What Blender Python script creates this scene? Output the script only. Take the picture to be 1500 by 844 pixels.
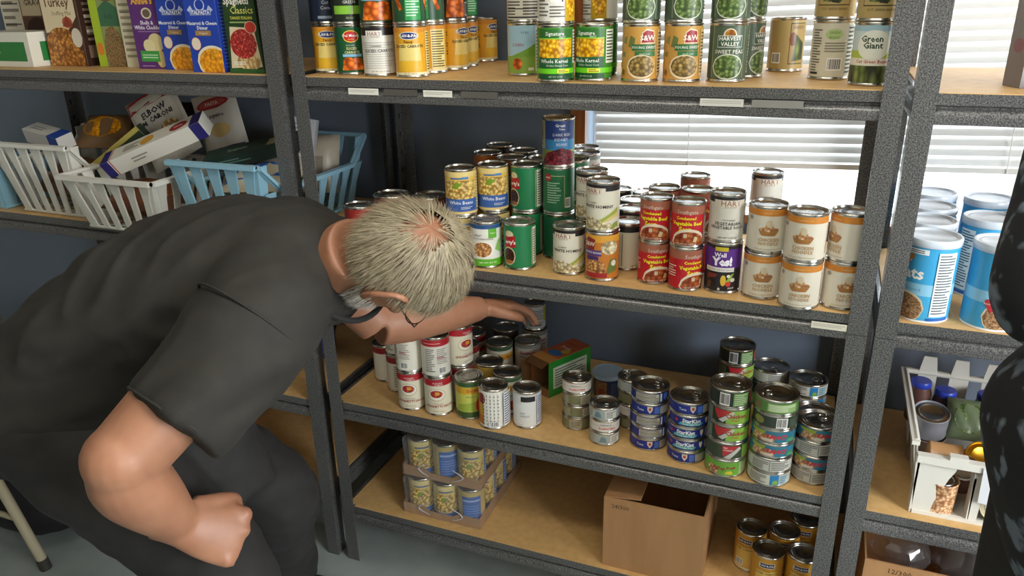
import bpy, math, random
import numpy as np
from mathutils import Vector, Matrix, noise

random.seed(7)
SC = bpy.context.scene
for o in list(bpy.data.objects):
    bpy.data.objects.remove(o, do_unlink=True)
COL = SC.collection

# ------------------------------------------------------------------ camera
cam_d = bpy.data.cameras.new('camera')
cam_d.lens = 36.0 * 1131.67 / 1500.0
cam_d.sensor_width = 36.0
cam_d.clip_start = 0.02
cam = bpy.data.objects.new('camera', cam_d)
COL.objects.link(cam)
CAM = Vector((1.0682, -1.4474, 1.4774))
_yaw, _pit, _rol = -0.3878, 0.3676, -0.0212
_f = Vector((math.sin(_yaw) * math.cos(_pit), math.cos(_yaw) * math.cos(_pit), -math.sin(_pit)))
_r = Vector((math.cos(_yaw), -math.sin(_yaw), 0))
_u = _r.cross(_f)
_r2 = math.cos(_rol) * _r + math.sin(_rol) * _u
_u2 = -math.sin(_rol) * _r + math.cos(_rol) * _u
cam.matrix_world = Matrix(((_r2.x, _u2.x, -_f.x, CAM.x), (_r2.y, _u2.y, -_f.y, CAM.y),
                           (_r2.z, _u2.z, -_f.z, CAM.z), (0, 0, 0, 1)))
SC.camera = cam

# ------------------------------------------------------------------ world, lights, exposure
wd = bpy.data.worlds.new('overcast_sky')
SC.world = wd
wd.use_nodes = True
bg = wd.node_tree.nodes['Background']
bg.inputs[0].default_value = (0.86, 0.93, 1.0, 1)
bg.inputs[1].default_value = 7.0
SC.view_settings.view_transform = 'Standard'
SC.view_settings.look = 'None'
SC.view_settings.gamma = 1.0
SC.view_settings.use_curve_mapping = False
SC.view_settings.exposure = -0.05


def area(name, loc, rot, sx, sy, power, col):
    d = bpy.data.lights.new(name, 'AREA')
    d.shape = 'RECTANGLE'
    d.size, d.size_y, d.energy, d.color = sx, sy, power, col
    o = bpy.data.objects.new(name, d)
    o.location, o.rotation_euler = loc, rot
    COL.objects.link(o)
    return o


# fluorescent ceiling fixtures and the daylight of the window in the right-hand wall
area('ceiling_lamp_light', (0.75, -1.05, 2.47), (0, 0, 0), 1.15, 0.26, 15, (1.0, 0.93, 0.80))
area('ceiling_lamp_light', (-0.9, -1.05, 2.47), (0, 0, 0), 1.15, 0.26, 1.5, (1.0, 0.93, 0.80))
area('side_window_light', (3.17, -1.40, 1.55), (0, math.radians(90), 0), 1.15, 1.35, 112, (0.95, 0.98, 1.0))

# ------------------------------------------------------------------ helpers: materials
MATS = {}


def lin(hexs):
    h = hexs.lstrip('#')
    out = []
    for i in (0, 2, 4):
        c = int(h[i:i + 2], 16) / 255
        out.append(c / 12.92 if c <= 0.04045 else ((c + 0.055) / 1.055) ** 2.4)
    return (out[0], out[1], out[2], 1)


def newmat(name):
    m = bpy.data.materials.new(name)
    m.use_nodes = True
    return m, m.node_tree, m.node_tree.nodes['Principled BSDF']


def mat(hexs, rough=0.38, metal=0.0, name=None, spec=0.5):
    k = (hexs, rough, metal, spec)
    if k not in MATS:
        m, nt, b = newmat(name or 'paint_' + hexs.lstrip('#'))
        b.inputs['Base Color'].default_value = lin(hexs)
        b.inputs['Roughness'].default_value = rough
        b.inputs['Metallic'].default_value = metal
        b.inputs['Specular IOR Level'].default_value = spec
        MATS[k] = m
    return MATS[k]


def noisy(name, c1, c2, scale, rough=0.6, bump=0.0, bscale=None, detail=4, metal=0.0, stretch=(1, 1, 1), lo=0.35, hi=0.65, bdist=0.002):
    """two-colour noise material with optional fine relief, in object space"""
    m, nt, b = newmat(name)
    n = nt.nodes
    tc = n.new('ShaderNodeTexCoord')
    mp = n.new('ShaderNodeMapping')
    mp.inputs['Scale'].default_value = stretch
    nt.links.new(tc.outputs['Object'], mp.inputs['Vector'])
    nz = n.new('ShaderNodeTexNoise')
    nz.inputs['Scale'].default_value = scale
    nz.inputs['Detail'].default_value = detail
    nt.links.new(mp.outputs[0], nz.inputs['Vector'])
    cr = n.new('ShaderNodeValToRGB')
    cr.color_ramp.elements[0].position, cr.color_ramp.elements[1].position = lo, hi
    cr.color_ramp.elements[0].color, cr.color_ramp.elements[1].color = lin(c1), lin(c2)
    nt.links.new(nz.outputs['Fac'], cr.inputs[0])
    nt.links.new(cr.outputs[0], b.inputs['Base Color'])
    b.inputs['Roughness'].default_value = rough
    b.inputs['Metallic'].default_value = metal
    if bump:
        n2 = n.new('ShaderNodeTexNoise')
        n2.inputs['Scale'].default_value = bscale or scale
        n2.inputs['Detail'].default_value = 3
        nt.links.new(mp.outputs[0], n2.inputs['Vector'])
        bp = n.new('ShaderNodeBump')
        bp.inputs['Strength'].default_value = bump
        bp.inputs['Distance'].default_value = bdist
        nt.links.new(n2.outputs['Fac'], bp.inputs['Height'])
        nt.links.new(bp.outputs[0], b.inputs['Normal'])
    return m


def pic(name, scale, stops, rough=0.35, stretch=(1, 1, 1), randomness=1.0):
    """printed food picture: voronoi lumps, edge to middle through the stops"""
    m, nt, b = newmat('print_' + name)
    n = nt.nodes
    tc = n.new('ShaderNodeTexCoord')
    mp = n.new('ShaderNodeMapping')
    mp.inputs['Scale'].default_value = stretch
    nt.links.new(tc.outputs['Object'], mp.inputs['Vector'])
    vo = n.new('ShaderNodeTexVoronoi')
    vo.inputs['Scale'].default_value = scale
    vo.inputs['Randomness'].default_value = randomness
    nt.links.new(mp.outputs[0], vo.inputs['Vector'])
    cr = n.new('ShaderNodeValToRGB')
    ca, cb_ = lin(stops[-2][1]), lin(stops[-1][1])
    dark = tuple(.62 * p + .38 * q for p, q in zip(ca, cb_))
    stops = stops[:-1] + [(stops[-1][0] + .10, stops[-1][1])]
    stops = [(p * 1.12, c) for p, c in stops]
    el = cr.color_ramp.elements
    el[0].position, el[0].color = stops[0][0], lin(stops[0][1])
    el[1].position, el[1].color = stops[-1][0], dark
    for p, c in stops[1:-1]:
        e = el.new(p)
        e.color = lin(c)
    nt.links.new(vo.outputs['Distance'], cr.inputs[0])
    hs = n.new('ShaderNodeHueSaturation')
    sp = n.new('ShaderNodeSeparateColor')
    nt.links.new(vo.outputs['Color'], sp.inputs[0])
    mr = n.new('ShaderNodeMapRange')
    mr.inputs['To Min'].default_value, mr.inputs['To Max'].default_value = 0.72, 1.22
    nt.links.new(sp.outputs[0], mr.inputs['Value'])
    nt.links.new(mr.outputs[0], hs.inputs['Value'])
    nt.links.new(cr.outputs[0], hs.inputs['Color'])
    nt.links.new(hs.outputs[0], b.inputs['Base Color'])
    b.inputs['Roughness'].default_value = rough
    MATS[name] = m
    return m


pic('corn', 150, [(0.0, '#ffe36a'), (0.35, '#f2b705'), (0.62, '#b87903'), (0.8, '#6b4a05')])
pic('peas', 165, [(0.0, '#a0b270'), (0.35, '#6d8646'), (0.6, '#435a2c'), (0.8, '#222f18')])
pic('dullpeas', 150, [(0.0, '#cdb577'), (0.35, '#a88b4d'), (0.6, '#6e5729'), (0.8, '#33260f')])
pic('carrots', 95, [(0.0, '#ff9a3c'), (0.35, '#f07a1e'), (0.6, '#b84c0c'), (0.8, '#3c2408')])
pic('whitebeans', 150, [(0.0, '#f6e3a2'), (0.35, '#e6c673'), (0.6, '#a87f35'), (0.8, '#5b421a')])
pic('chickpeas', 170, [(0.0, '#e9bd86'), (0.35, '#cf965a'), (0.6, '#8c5a2c'), (0.8, '#4b2d14')])
pic('darkbeans', 170, [(0.0, '#6b4032'), (0.4, '#42231c'), (0.7, '#1d0f0c'), (0.85, '#0e0706')])
pic('kidney', 140, [(0.0, '#b0414f'), (0.35, '#82202d'), (0.6, '#4a0e18'), (0.8, '#25060b')])
pic('hominy', 150, [(0.0, '#f6efd8'), (0.4, '#e6d9b2'), (0.62, '#a8946a'), (0.8, '#6c5c3c')])
pic('broth', 110, [(0.0, '#d9a066'), (0.3, '#b85f2c'), (0.6, '#8c3317'), (0.85, '#5a1b0e')])
pic('mixedveg', 70, [(0.0, '#d94a2b'), (0.25, '#d8a13a'), (0.45, '#7a8b3a'), (0.6, '#26241f'), (0.8, '#141318')])
pic('pastasauce', 190, [(0.0, '#e8b0a0'), (0.25, '#c0453a'), (0.55, '#9c2420'), (0.8, '#6a1512')])
pic('noodles', 150, [(0.0, '#f3e2bd'), (0.35, '#dcbf88'), (0.6, '#b08a4f'), (0.8, '#7c5a2c')], stretch=(1, 1, 0.5))
pic('stuffing', 110, [(0.0, '#e0aa55'), (0.3, '#c07f2c'), (0.55, '#8c5218'), (0.8, '#4a260b')])
pic('grain', 330, [(0.0, '#b79a6b'), (0.35, '#96784a'), (0.6, '#6d5430'), (0.8, '#45331b')])
pic('macaroni', 120, [(0.0, '#ffcf4a'), (0.35, '#f0a51e'), (0.6, '#d98410'), (0.8, '#8a4b0a')])
pic('oats', 260, [(0.0, '#d6b48f'), (0.3, '#b08a62'), (0.55, '#7e5b3c'), (0.8, '#4d3422')], stretch=(1, 1, 1.8))
pic('flakes', 170, [(0.0, '#efd9b8'), (0.35, '#d8ae82'), (0.6, '#a9714a'), (0.85, '#6a4028')])
pic('greenbeans', 90, [(0.0, '#8d9a5c'), (0.35, '#5d6b39'), (0.6, '#31391e'), (0.8, '#181b10')], stretch=(1, 1, 0.35))

# hammertone shelving enamel: dark grey, pebbled
M_STEEL, nt, b = newmat('charcoal_hammertone_enamel')
n = nt.nodes
tc = n.new('ShaderNodeTexCoord')
vo = n.new('ShaderNodeTexNoise')
vo.inputs['Scale'].default_value = 420
vo.inputs['Detail'].default_value = 2
nt.links.new(tc.outputs['Object'], vo.inputs['Vector'])
cr = n.new('ShaderNodeValToRGB')
cr.color_ramp.elements[0].position, cr.color_ramp.elements[1].position = 0.38, 0.66
cr.color_ramp.elements[0].color, cr.color_ramp.elements[1].color = lin('#3a3a3a'), lin('#7b7a78')
nt.links.new(vo.outputs['Fac'], cr.inputs[0])
nt.links.new(cr.outputs[0], b.inputs['Base Color'])
bp = n.new('ShaderNodeBump')
bp.inputs['Strength'].default_value = 0.35
bp.inputs['Distance'].default_value = 0.001
nt.links.new(vo.outputs['Fac'], bp.inputs['Height'])
nt.links.new(bp.outputs[0], b.inputs['Normal'])
b.inputs['Roughness'].default_value = 0.36
b.inputs['Metallic'].default_value = 0.25
b.inputs['Coat Weight'].default_value = 0.6
b.inputs['Coat Roughness'].default_value = 0.12

M_BOARD = noisy('tan_particle_board', '#cda368', '#d9b075', 60, 0.5, 0.06, 300, detail=8, bdist=0.0006)
M_TIN = noisy('tinplate', '#b9b6ae', '#d2cfc6', 30, 0.24, metal=1.0)
M_LID = noisy('can_end_steel', '#a9a9a6', '#c4c4c2', 40, 0.27, metal=1.0)
M_WALL = noisy('slate_blue_wall_paint', '#737f90', '#798596', 4, 0.62, 0.12, 220)
M_FLOOR = noisy('grey_sheet_vinyl', '#8f9896', '#a2a9a4', 7, 0.35, 0.03, 90, detail=8)
M_CEIL = noisy('white_ceiling_tile', '#cfccc4', '#dbd8d0', 60, 0.8, 0.2, 90)
M_RWALL = noisy('pale_room_wall_paint', '#a8a498', '#b2aea2', 4, 0.7)
M_WOOD = noisy('varnished_oak', '#8a4f24', '#a8642f', 18, 0.35, 0.05, 60, stretch=(6, 6, 0.6))
M_CARD = noisy('corrugated_card', '#a87c51', '#b5895c', 20, 0.75, 0.1, 260, stretch=(1, 1, 0.15))
M_CARD_IN = noisy('card_inside', '#9c7248', '#a87d52', 20, 0.8)
M_WHITEPL = mat('#dcd9cf', 0.32, name='white_plastic')
M_BLUEPL = mat('#8db8cb', 0.32, name='light_blue_plastic')
M_DBLUEPL = mat('#4f86b5', 0.35, name='mid_blue_plastic')
M_BLIND, nt, b = newmat('white_blind_vinyl')
b.inputs['Base Color'].default_value = (0.82, 0.82, 0.80, 1)
b.inputs['Roughness'].default_value = 0.45
tr = nt.nodes.new('ShaderNodeBsdfTranslucent')
tr.inputs[0].default_value = (0.80, 0.82, 0.82, 1)
mx = nt.nodes.new('ShaderNodeMixShader')
mx.inputs[0].default_value = 0.22
nt.links.new(b.outputs[0], mx.inputs[1])
nt.links.new(tr.outputs[0], mx.inputs[2])
nt.links.new(mx.outputs[0], nt.nodes['Material Output'].inputs[0])


def clear_film(name, tint, gloss, rough=0.05, haze=0.0):
    m, nt, b = newmat(name)
    t = nt.nodes.new('ShaderNodeBsdfTransparent')
    t.inputs[0].default_value = tint
    g = nt.nodes.new('ShaderNodeBsdfGlossy')
    g.inputs['Roughness'].default_value = rough
    mx = nt.nodes.new('ShaderNodeMixShader')
    mx.inputs[0].default_value = gloss
    nt.links.new(t.outputs[0], mx.inputs[1])
    nt.links.new(g.outputs[0], mx.inputs[2])
    last = mx
    if haze:
        df = nt.nodes.new('ShaderNodeBsdfDiffuse')
        df.inputs[0].default_value = (0.75, 0.78, 0.82, 1)
        m2 = nt.nodes.new('ShaderNodeMixShader')
        m2.inputs[0].default_value = haze
        nt.links.new(mx.outputs[0], m2.inputs[1])
        nt.links.new(df.outputs[0], m2.inputs[2])
        last = m2
    nt.links.new(last.outputs[0], nt.nodes['Material Output'].inputs[0])
    nt.nodes.remove(b)
    return m


M_GLASS = clear_film('window_glass', (0.97, 0.98, 0.98, 1), 0.05, 0.0)
M_FILM = clear_film('shrink_film', (0.93, 0.95, 0.97, 1), 0.10, 0.12, 0.07)
M_BAG = clear_film('clear_bag_film', (0.92, 0.93, 0.95, 1), 0.12, 0.15, 0.06)
M_JAR = clear_film('jar_glass', (0.90, 0.93, 0.92, 1), 0.12, 0.05)


# ------------------------------------------------------------------ helpers: meshes
class MB:
    """collects geometry; build() links it as one mesh object"""

    def __init__(self):
        self.v, self.f, self.mi, self.mats = [], [], [], []

    def slot(self, m):
        if m not in self.mats:
            self.mats.append(m)
        return self.mats.index(m)

    def add(self, verts, faces, m):
        o = len(self.v)
        self.v.extend([tuple(p) for p in verts])
        s = self.slot(m)
        for f in faces:
            self.f.append(tuple(i + o for i in f))
            self.mi.append(s)

    def box(self, x0, x1, y0, y1, z0, z1, m, rot=None):
        vs = [(x, y, z) for z in (z0, z1) for y in (y0, y1) for x in (x0, x1)]
        if rot is not None:
            vs = [tuple(rot @ Vector(p)) for p in vs]
        self.add(vs, [(0, 2, 3, 1), (4, 5, 7, 6), (0, 1, 5, 4), (2, 6, 7, 3), (0, 4, 6, 2), (1, 3, 7, 5)], m)

    def prism(self, prof, x0, x1, m, axis='x'):
        """profile of (y,z) pairs extruded along x (or of (x,z) pairs along y)"""
        k = len(prof)
        if axis == 'x':
            vs = [(x0, p[0], p[1]) for p in prof] + [(x1, p[0], p[1]) for p in prof]
        elif axis == 'y':
            vs = [(p[0], x0, p[1]) for p in prof] + [(p[0], x1, p[1]) for p in prof]
        else:
            vs = [(p[0], p[1], x0) for p in prof] + [(p[0], p[1], x1) for p in prof]
        fs = [(i, (i + 1) % k, k + (i + 1) % k, k + i) for i in range(k)]
        fs += [tuple(range(k - 1, -1, -1)), tuple(range(k, 2 * k))]
        self.add(vs, fs, m)

    def lathe(self, prof, m, seg=36, c=(0, 0), a0=0.0, capb=False, capt=False):
        k = len(prof)
        vs = []
        for r, z in prof:
            for i in range(seg):
                a = a0 + 2 * math.pi * i / seg
                vs.append((c[0] + r * math.sin(a), c[1] - r * math.cos(a), z))
        fs = []
        for j in range(k - 1):
            for i in range(seg):
                i2 = (i + 1) % seg
                fs.append((j * seg + i, j * seg + i2, (j + 1) * seg + i2, (j + 1) * seg + i))
        if capb:
            fs.append(tuple(range(seg - 1, -1, -1)))
        if capt:
            fs.append(tuple((k - 1) * seg + i for i in range(seg)))
        self.add(vs, fs, m)

    def tube(self, pts, rad, m, seg=10, closed=False, side=None, rad2=None, caps=True):
        vs, fs = tube_geo(pts, rad, seg, closed, side, rad2, caps)
        self.add(vs, fs, m)

    def build(self, name, parent=None, smooth=40, loc=None, data_only=False):
        me = bpy.data.meshes.new(name)
        me.from_pydata(self.v, [], self.f)
        for m in self.mats:
            me.materials.append(m)
        me.polygons.foreach_set('material_index', self.mi)
        if smooth:
            me.polygons.foreach_set('use_smooth', [True] * len(self.f))
            me.set_sharp_from_angle(angle=math.radians(smooth))
        me.update()
        if data_only:
            return me
        return link(name, me, parent, loc)


def link(name, me, parent=None, loc=None):
    o = bpy.data.objects.new(name, me)
    COL.objects.link(o)
    if parent is not None:
        o.parent = parent
    if loc is not None:
        o.location = loc
    return o


def tube_geo(pts, rad, seg=10, closed=False, side=None, rad2=None, caps=True):
    P = [Vector(p) for p in pts]
    k = len(P)
    if not hasattr(rad, '__len__'):
        rad = [rad] * k
    rad2 = rad if rad2 is None else (rad2 if hasattr(rad2, '__len__') else [rad2] * k)
    s = Vector(side) if side is not None else None
    vs = []
    for i in range(k):
        if closed:
            t = P[(i + 1) % k] - P[i - 1]
        else:
            t = P[min(i + 1, k - 1)] - P[max(i - 1, 0)]
        t.normalize()
        if s is None:
            s = t.orthogonal().normalized()
        s2 = s - t * s.dot(t)
        if s2.length < 1e-6:
            s2 = t.orthogonal()
        s2.normalize()
        if side is None:
            s = s2
        n2 = t.cross(s2)
        for j in range(seg):
            a = 2 * math.pi * j / seg
            vs.append(tuple(P[i] + s2 * (rad[i] * math.cos(a)) + n2 * (rad2[i] * math.sin(a))))
    fs = []
    for i in range(k if closed else k - 1):
        i2 = (i + 1) % k
        for j in range(seg):
            j2 = (j + 1) % seg
            fs.append((i * seg + j, i * seg + j2, i2 * seg + j2, i2 * seg + j))
    if caps and not closed:
        fs.append(tuple(range(seg - 1, -1, -1)))
        fs.append(tuple((k - 1) * seg + j for j in range(seg)))
    return vs, fs


def spline(pts, vals, n=6):
    """Catmull-Rom through pts and equally through the value tuples"""
    P = [np.array(list(p) + list(v), float) for p, v in zip(pts, vals)]
    out = []
    for i in range(len(P) - 1):
        a, b_, c, d = P[max(i - 1, 0)], P[i], P[i + 1], P[min(i + 2, len(P) - 1)]
        for j in range(n):
            t = j / n
            out.append(0.5 * ((2 * b_) + (c - a) * t + (2 * a - 5 * b_ + 4 * c - d) * t * t + (3 * b_ - a - 3 * c + d) * t ** 3))
    out.append(P[-1])
    return [tuple(o[:3]) for o in out], [tuple(o[3:]) for o in out]


def empty(name, loc=(0, 0, 0), rz=0.0, label=None, cat=None, group=None):
    o = bpy.data.objects.new(name, None)
    o.empty_display_size = 0.02
    COL.objects.link(o)
    o.location = loc
    o.rotation_euler = (0, 0, rz)
    tag(o, label, cat, group)
    return o


def tag(o, label=None, cat=None, group=None, kind=None):
    if label:
        o['label'] = label
    if cat:
        o['category'] = cat
    if group:
        o['group'] = group
    if kind:
        o['kind'] = kind
    return o


# ------------------------------------------------------------------ helpers: print on labels
_TX = {}


def text_geo(s, bold=0.0):
    k = (s, bold)
    if k not in _TX:
        cu = bpy.data.curves.new('lettering', 'FONT')
        cu.body, cu.size, cu.resolution_u, cu.offset = s, 1.0, 1, bold
        cu.align_x = 'CENTER'
        ob = bpy.data.objects.new('lettering', cu)
        me = bpy.data.meshes.new_from_object(ob)
        vs = [(v.co.x, v.co.y - 0.34) for v in me.vertices]
        fs = [tuple(p.vertices) for p in me.polygons]
        bpy.data.objects.remove(ob)
        bpy.data.curves.remove(cu)
        bpy.data.meshes.remove(me)
        _TX[k] = (vs, fs)
    return _TX[k]


def colour(c, rough=0.38):
    return MATS[c] if c in MATS else mat(c, rough)


def print_items(mb, items, su, th, mapf, rough=0.38, step=None):
    """su: metres per s-unit, th: face height in metres, mapf(s_metres, t_metres, lift) -> point"""
    for li, it in enumerate(items):
        lift = 0.00022 + 0.00009 * li
        kind = it[0]
        if kind == 'T':
            _, s, cs, ct, size = it[:5]
            col = it[5]
            bold = it[6] if len(it) > 6 else 0.0
            sx = it[7] if len(it) > 7 else 1.0
            vs, fs = text_geo(s, bold)
            z = size / 1000.0
            mb.add([mapf(cs * su + x * z * sx, ct * th + y * z, lift) for x, y in vs], fs, colour(col, rough))
        elif kind == 'L':
            _, s0, s1, t0, t1, nl, col = it
            for i in range(nl):
                tt = t0 + (t1 - t0) * (i + 0.5) / nl
                hh = (t1 - t0) / nl * 0.22
                e = s1 - (s1 - s0) * random.choice((0, 0, 0.1, 0.3))
                columns(mb, s0 * su, e * su, lambda s: tt * th - hh * th, lambda s: tt * th + hh * th, mapf, lift, colour(col, rough), step)
        elif kind == 'B':
            _, s0, s1, t0, t1 = it
            columns(mb, s0 * su, s1 * su, lambda s: t0 * th, lambda s: t1 * th, mapf, lift, colour('#f2f0ea', rough), step)
            nb = 13
            for i in range(nb):
                a = s0 + (s1 - s0) * (0.08 + 0.86 * i / nb)
                w = (s1 - s0) / nb * random.choice((0.3, 0.5, 0.65))
                columns(mb, a * su, (a + w) * su, lambda s: (t0 + (t1 - t0) * .12) * th, lambda s: (t1 - (t1 - t0) * .1) * th, mapf, lift + 0.00006, colour('#1c1b1d', rough), step)
        elif kind == 'r':
            _, s0, s1, t0, t1, col = it
            columns(mb, s0 * su, s1 * su, lambda s: t0 * th, lambda s: t1 * th, mapf, lift, colour(col, rough), step)
        elif kind == 'e':
            _, cs, ct, ws, ht, col = it[:6]
            cut = it[6:] if len(it) > 6 else (-9e9, 9e9)
            a, b_ = max(cs - ws, cut[0]), min(cs + ws, cut[1])

            def hgt(s):
                q = max(0.0, 1 - ((s / su - cs) / ws) ** 2)
                return ht * math.sqrt(q)
            columns(mb, a * su, b_ * su, lambda s: min(1, max(0, ct - hgt(s))) * th, lambda s: min(1, max(0, ct + hgt(s))) * th, mapf, lift, colour(col, rough), step, n=14)
        elif kind == 'P':
            pts, col = it[1], it[2]
            ss = [p[0] for p in pts]

            def span(s):
                x = s / su
                ys = []
                for (xa, ya), (xb, yb) in zip(pts, pts[1:] + pts[:1]):
                    if abs(xa - xb) < 1e-9:
                        if abs(x - xa) < 1e-6:
                            ys += [ya, yb]
                    elif min(xa, xb) - 1e-6 <= x <= max(xa, xb) + 1e-6:
                        ys.append(ya + (yb - ya) * (x - xa) / (xb - xa))
                return (min(ys), max(ys)) if ys else (0, 0)
            columns(mb, min(ss) * su, max(ss) * su, lambda s: span(s)[0] * th, lambda s: span(s)[1] * th, mapf, lift, colour(col, rough), step, n=10)


def columns(mb, s0, s1, lo, hi, mapf, lift, m, step, n=None):
    if n is None:
        n = 1 if not step else max(1, int(math.ceil(abs(s1 - s0) / step)))
    vs = []
    for i in range(n + 1):
        s = s0 + (s1 - s0) * i / n
        vs.append(mapf(s, lo(s), lift))
        vs.append(mapf(s, hi(s), lift))
    mb.add(vs, [(2 * i, 2 * i + 2, 2 * i + 3, 2 * i + 1) for i in range(n)], m)

# ------------------------------------------------------------------ the room
D1, D2, D3, D4 = 1.311, 0.9067, 0.5029, 0.1816          # deck heights of the middle shelving unit
W = 1.149
WY = 0.50                                               # face of the back wall


def struct(name, mb, smooth=0, parent=None):
    o = mb.build(name, parent, smooth)
    if parent is None:
        o['kind'] = 'structure'
    return o


m = MB()
m.box(-3.3, 3.2, -3.6, WY, -0.1, 0, M_FLOOR)
struct('floor', m)
m = MB()
m.box(-3.3, 3.2, -3.6, WY, 2.55, 2.65, M_CEIL)
struct('ceiling', m)
OX0, OX1, OZ0, OZ1 = 0.492, 2.45, 0.945, 2.08            # window opening
m = MB()
m.box(-3.3, OX0, WY, WY + 0.14, 0, 2.65, M_WALL)
m.box(OX1, 3.2, WY, WY + 0.14, 0, 2.65, M_WALL)
m.box(OX0, OX1, WY, WY + 0.14, 0, OZ0, M_WALL)
m.box(OX0, OX1, WY, WY + 0.14, OZ1, 2.65, M_WALL)
struct('wall_back', m)
m = MB()
m.box(-3.4, -3.3, -3.6, WY + 0.14, 0, 2.65, M_RWALL)
struct('wall_left', m)
m = MB()
m.box(-3.3, 3.2, -3.7, -3.6, 0, 2.65, M_RWALL)
struct('wall_front', m)
m = MB()
for a in ((-3.6, -2.10, 0, 2.65), (-0.70, WY + 0.14, 0, 2.65), (-2.10, -0.70, 0, 0.95), (-2.10, -0.70, 2.15, 2.65)):
    m.box(3.2, 3.3, a[0], a[1], a[2], a[3], M_RWALL)
struct('wall_right', m)
m = MB()
m.box(-3.3, 3.2, WY - 0.012, WY, 0, 0.09, mat('#4a4c50', 0.5, name='dark_vinyl_base'))
struct('baseboard_back', m)

# window in the back wall: oak casing and stool, white frame, one pane, blind
wn = empty('window_1')
wn['kind'] = 'structure'
m = MB()
m.box(OX0 - 0.038, OX0, WY - 0.016, WY, OZ0 - 0.02, OZ1 + 0.04, M_WOOD)
m.build('casing', wn, 0)
m = MB()
m.box(OX1, OX1 + 0.038, WY - 0.016, WY, OZ0 - 0.02, OZ1 + 0.04, M_WOOD)
m.build('casing', wn, 0)
m = MB()
m.box(OX0, OX1, WY - 0.016, WY, OZ1, OZ1 + 0.04, M_WOOD)
m.build('casing', wn, 0)
m = MB()
m.box(OX0 - 0.04, OX1 + 0.04, WY - 0.014, WY + 0.012, OZ0 - 0.02, OZ0 + 0.001, M_WOOD)
m.box(OX0, OX1, WY + 0.012, WY + 0.10, OZ0 - 0.02, OZ0 + 0.001, mat('#e6e6e2', 0.4, name='white_window_frame'))
m.build('window_sill', wn, 0)
M_FRAME = mat('#e6e6e2', 0.4, name='white_window_frame')
m = MB()
for a in ((OX0, OX0 + 0.018, OZ0, OZ1), (OX1 - 0.018, OX1, OZ0, OZ1), (OX0, OX1, OZ0, OZ0 + 0.012), (OX0, OX1, OZ1 - 0.02, OZ1), (1.46, 1.49, OZ0, OZ1)):
    m.box(a[0], a[1], WY + 0.07, WY + 0.11, a[2], a[3], M_FRAME)
m.build('window_frame', wn, 0)
for a in ((OX0 + 0.018, 1.46), (1.49, OX1 - 0.018)):
    m = MB()
    m.box(a[0], a[1], WY + 0.088, WY + 0.092, OZ0 + 0.012, OZ1 - 0.02, M_GLASS)
    m.build('pane', wn, 0)

# venetian blind hanging a little askew, its bottom rail just above the stool
bl = empty('window_blind', (0.5, WY + 0.028, 1.046), 0, 'white horizontal-slat blind hanging in the window behind the shelving', 'blind')
bl.rotation_euler = (0, math.radians(-1.9), 0)
BLX = 1.90
arc = []
for i in range(5):
    q = -1 + 2 * i / 4
    arc.append((q * 0.0125, -0.0045 * (1 - q * q)))
ta = math.radians(57)
prof = [(y * math.cos(ta) - z * math.sin(ta), -(y * math.sin(ta)) - z * math.cos(ta)) for y, z in arc]
prof = [(-p[0], p[1]) for p in prof]
prof2 = prof + [(p[0] + 0.0005, p[1] + 0.0004) for p in reversed(prof)]
m = MB()
m.prism(prof2, 0.012, BLX, M_BLIND)
slat = m.build('slat', data_only=True, smooth=30)
for i in range(40):
    link('slat', slat, bl, (0, 0, 0.026 + i * 0.0222))
m = MB()
m.box(0.01, BLX + 0.002, -0.013, 0.013, 0, 0.012, mat('#d8d6ce', 0.45, name='blind_rail'))
m.build('bottom_rail', bl, 0)
for x in (0.255, 0.95, 1.65):
    m = MB()
    m.tube([(x, -0.015, 0.0), (x, -0.015, 0.91)], 0.0011, mat('#d9d8d2', 0.6), 6)
    m.build('ladder_cord', bl)
m = MB()
m.box(0.0, BLX + 0.01, -0.02, 0.02, 0.915, 0.95, mat('#d8d6ce', 0.45, name='blind_rail'))
m.build('head_rail', bl, 0)

# window in the right-hand wall (lets in the side daylight)
w2 = empty('window_2')
w2['kind'] = 'structure'
m = MB()
for a in ((-2.10, -2.05, 0.95, 2.15), (-0.75, -0.70, 0.95, 2.15), (-2.05, -0.75, 0.95, 1.0), (-2.05, -0.75, 2.10, 2.15)):
    m.box(3.19, 3.25, a[0], a[1], a[2], a[3], M_FRAME)
m.build('window_frame', w2, 0)
m = MB()
m.box(3.216, 3.22, -2.05, -0.75, 1.0, 2.10, M_GLASS)
m.build('pane', w2, 0)

# bright ground outside
m = MB()
m.box(-30, 30, WY + 0.2, 60, -0.35, -0.25, noisy('pale_concrete_yard', '#c9c7c0', '#dad8d2', 0.6, 0.8))
o = m.build('ground', None, 0)
o['kind'] = 'structure'

# fluorescent fixtures on the ceiling
for x, which in ((0.75, 'above the middle shelving'), (-0.9, 'above the aisle at the pasta shelves')):
    e = empty('ceiling_lamp', (x, -1.05, 2.485), 0, 'long white fluorescent ceiling fixture ' + which, 'lamp')
    m = MB()
    m.prism([(-0.15, 0.0), (0.15, 0.0), (0.11, 0.065), (-0.11, 0.065)], -0.62, 0.62, mat('#e4e2da', 0.4))
    m.build('housing', e, 0)
    for y in (-0.06, 0.06):
        m = MB()
        m.tube([(-0.6, y, -0.004), (0.6, y, -0.004)], 0.0125, mat('#f4f2ea', 0.3), 10)
        m.build('tube', e)

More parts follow.
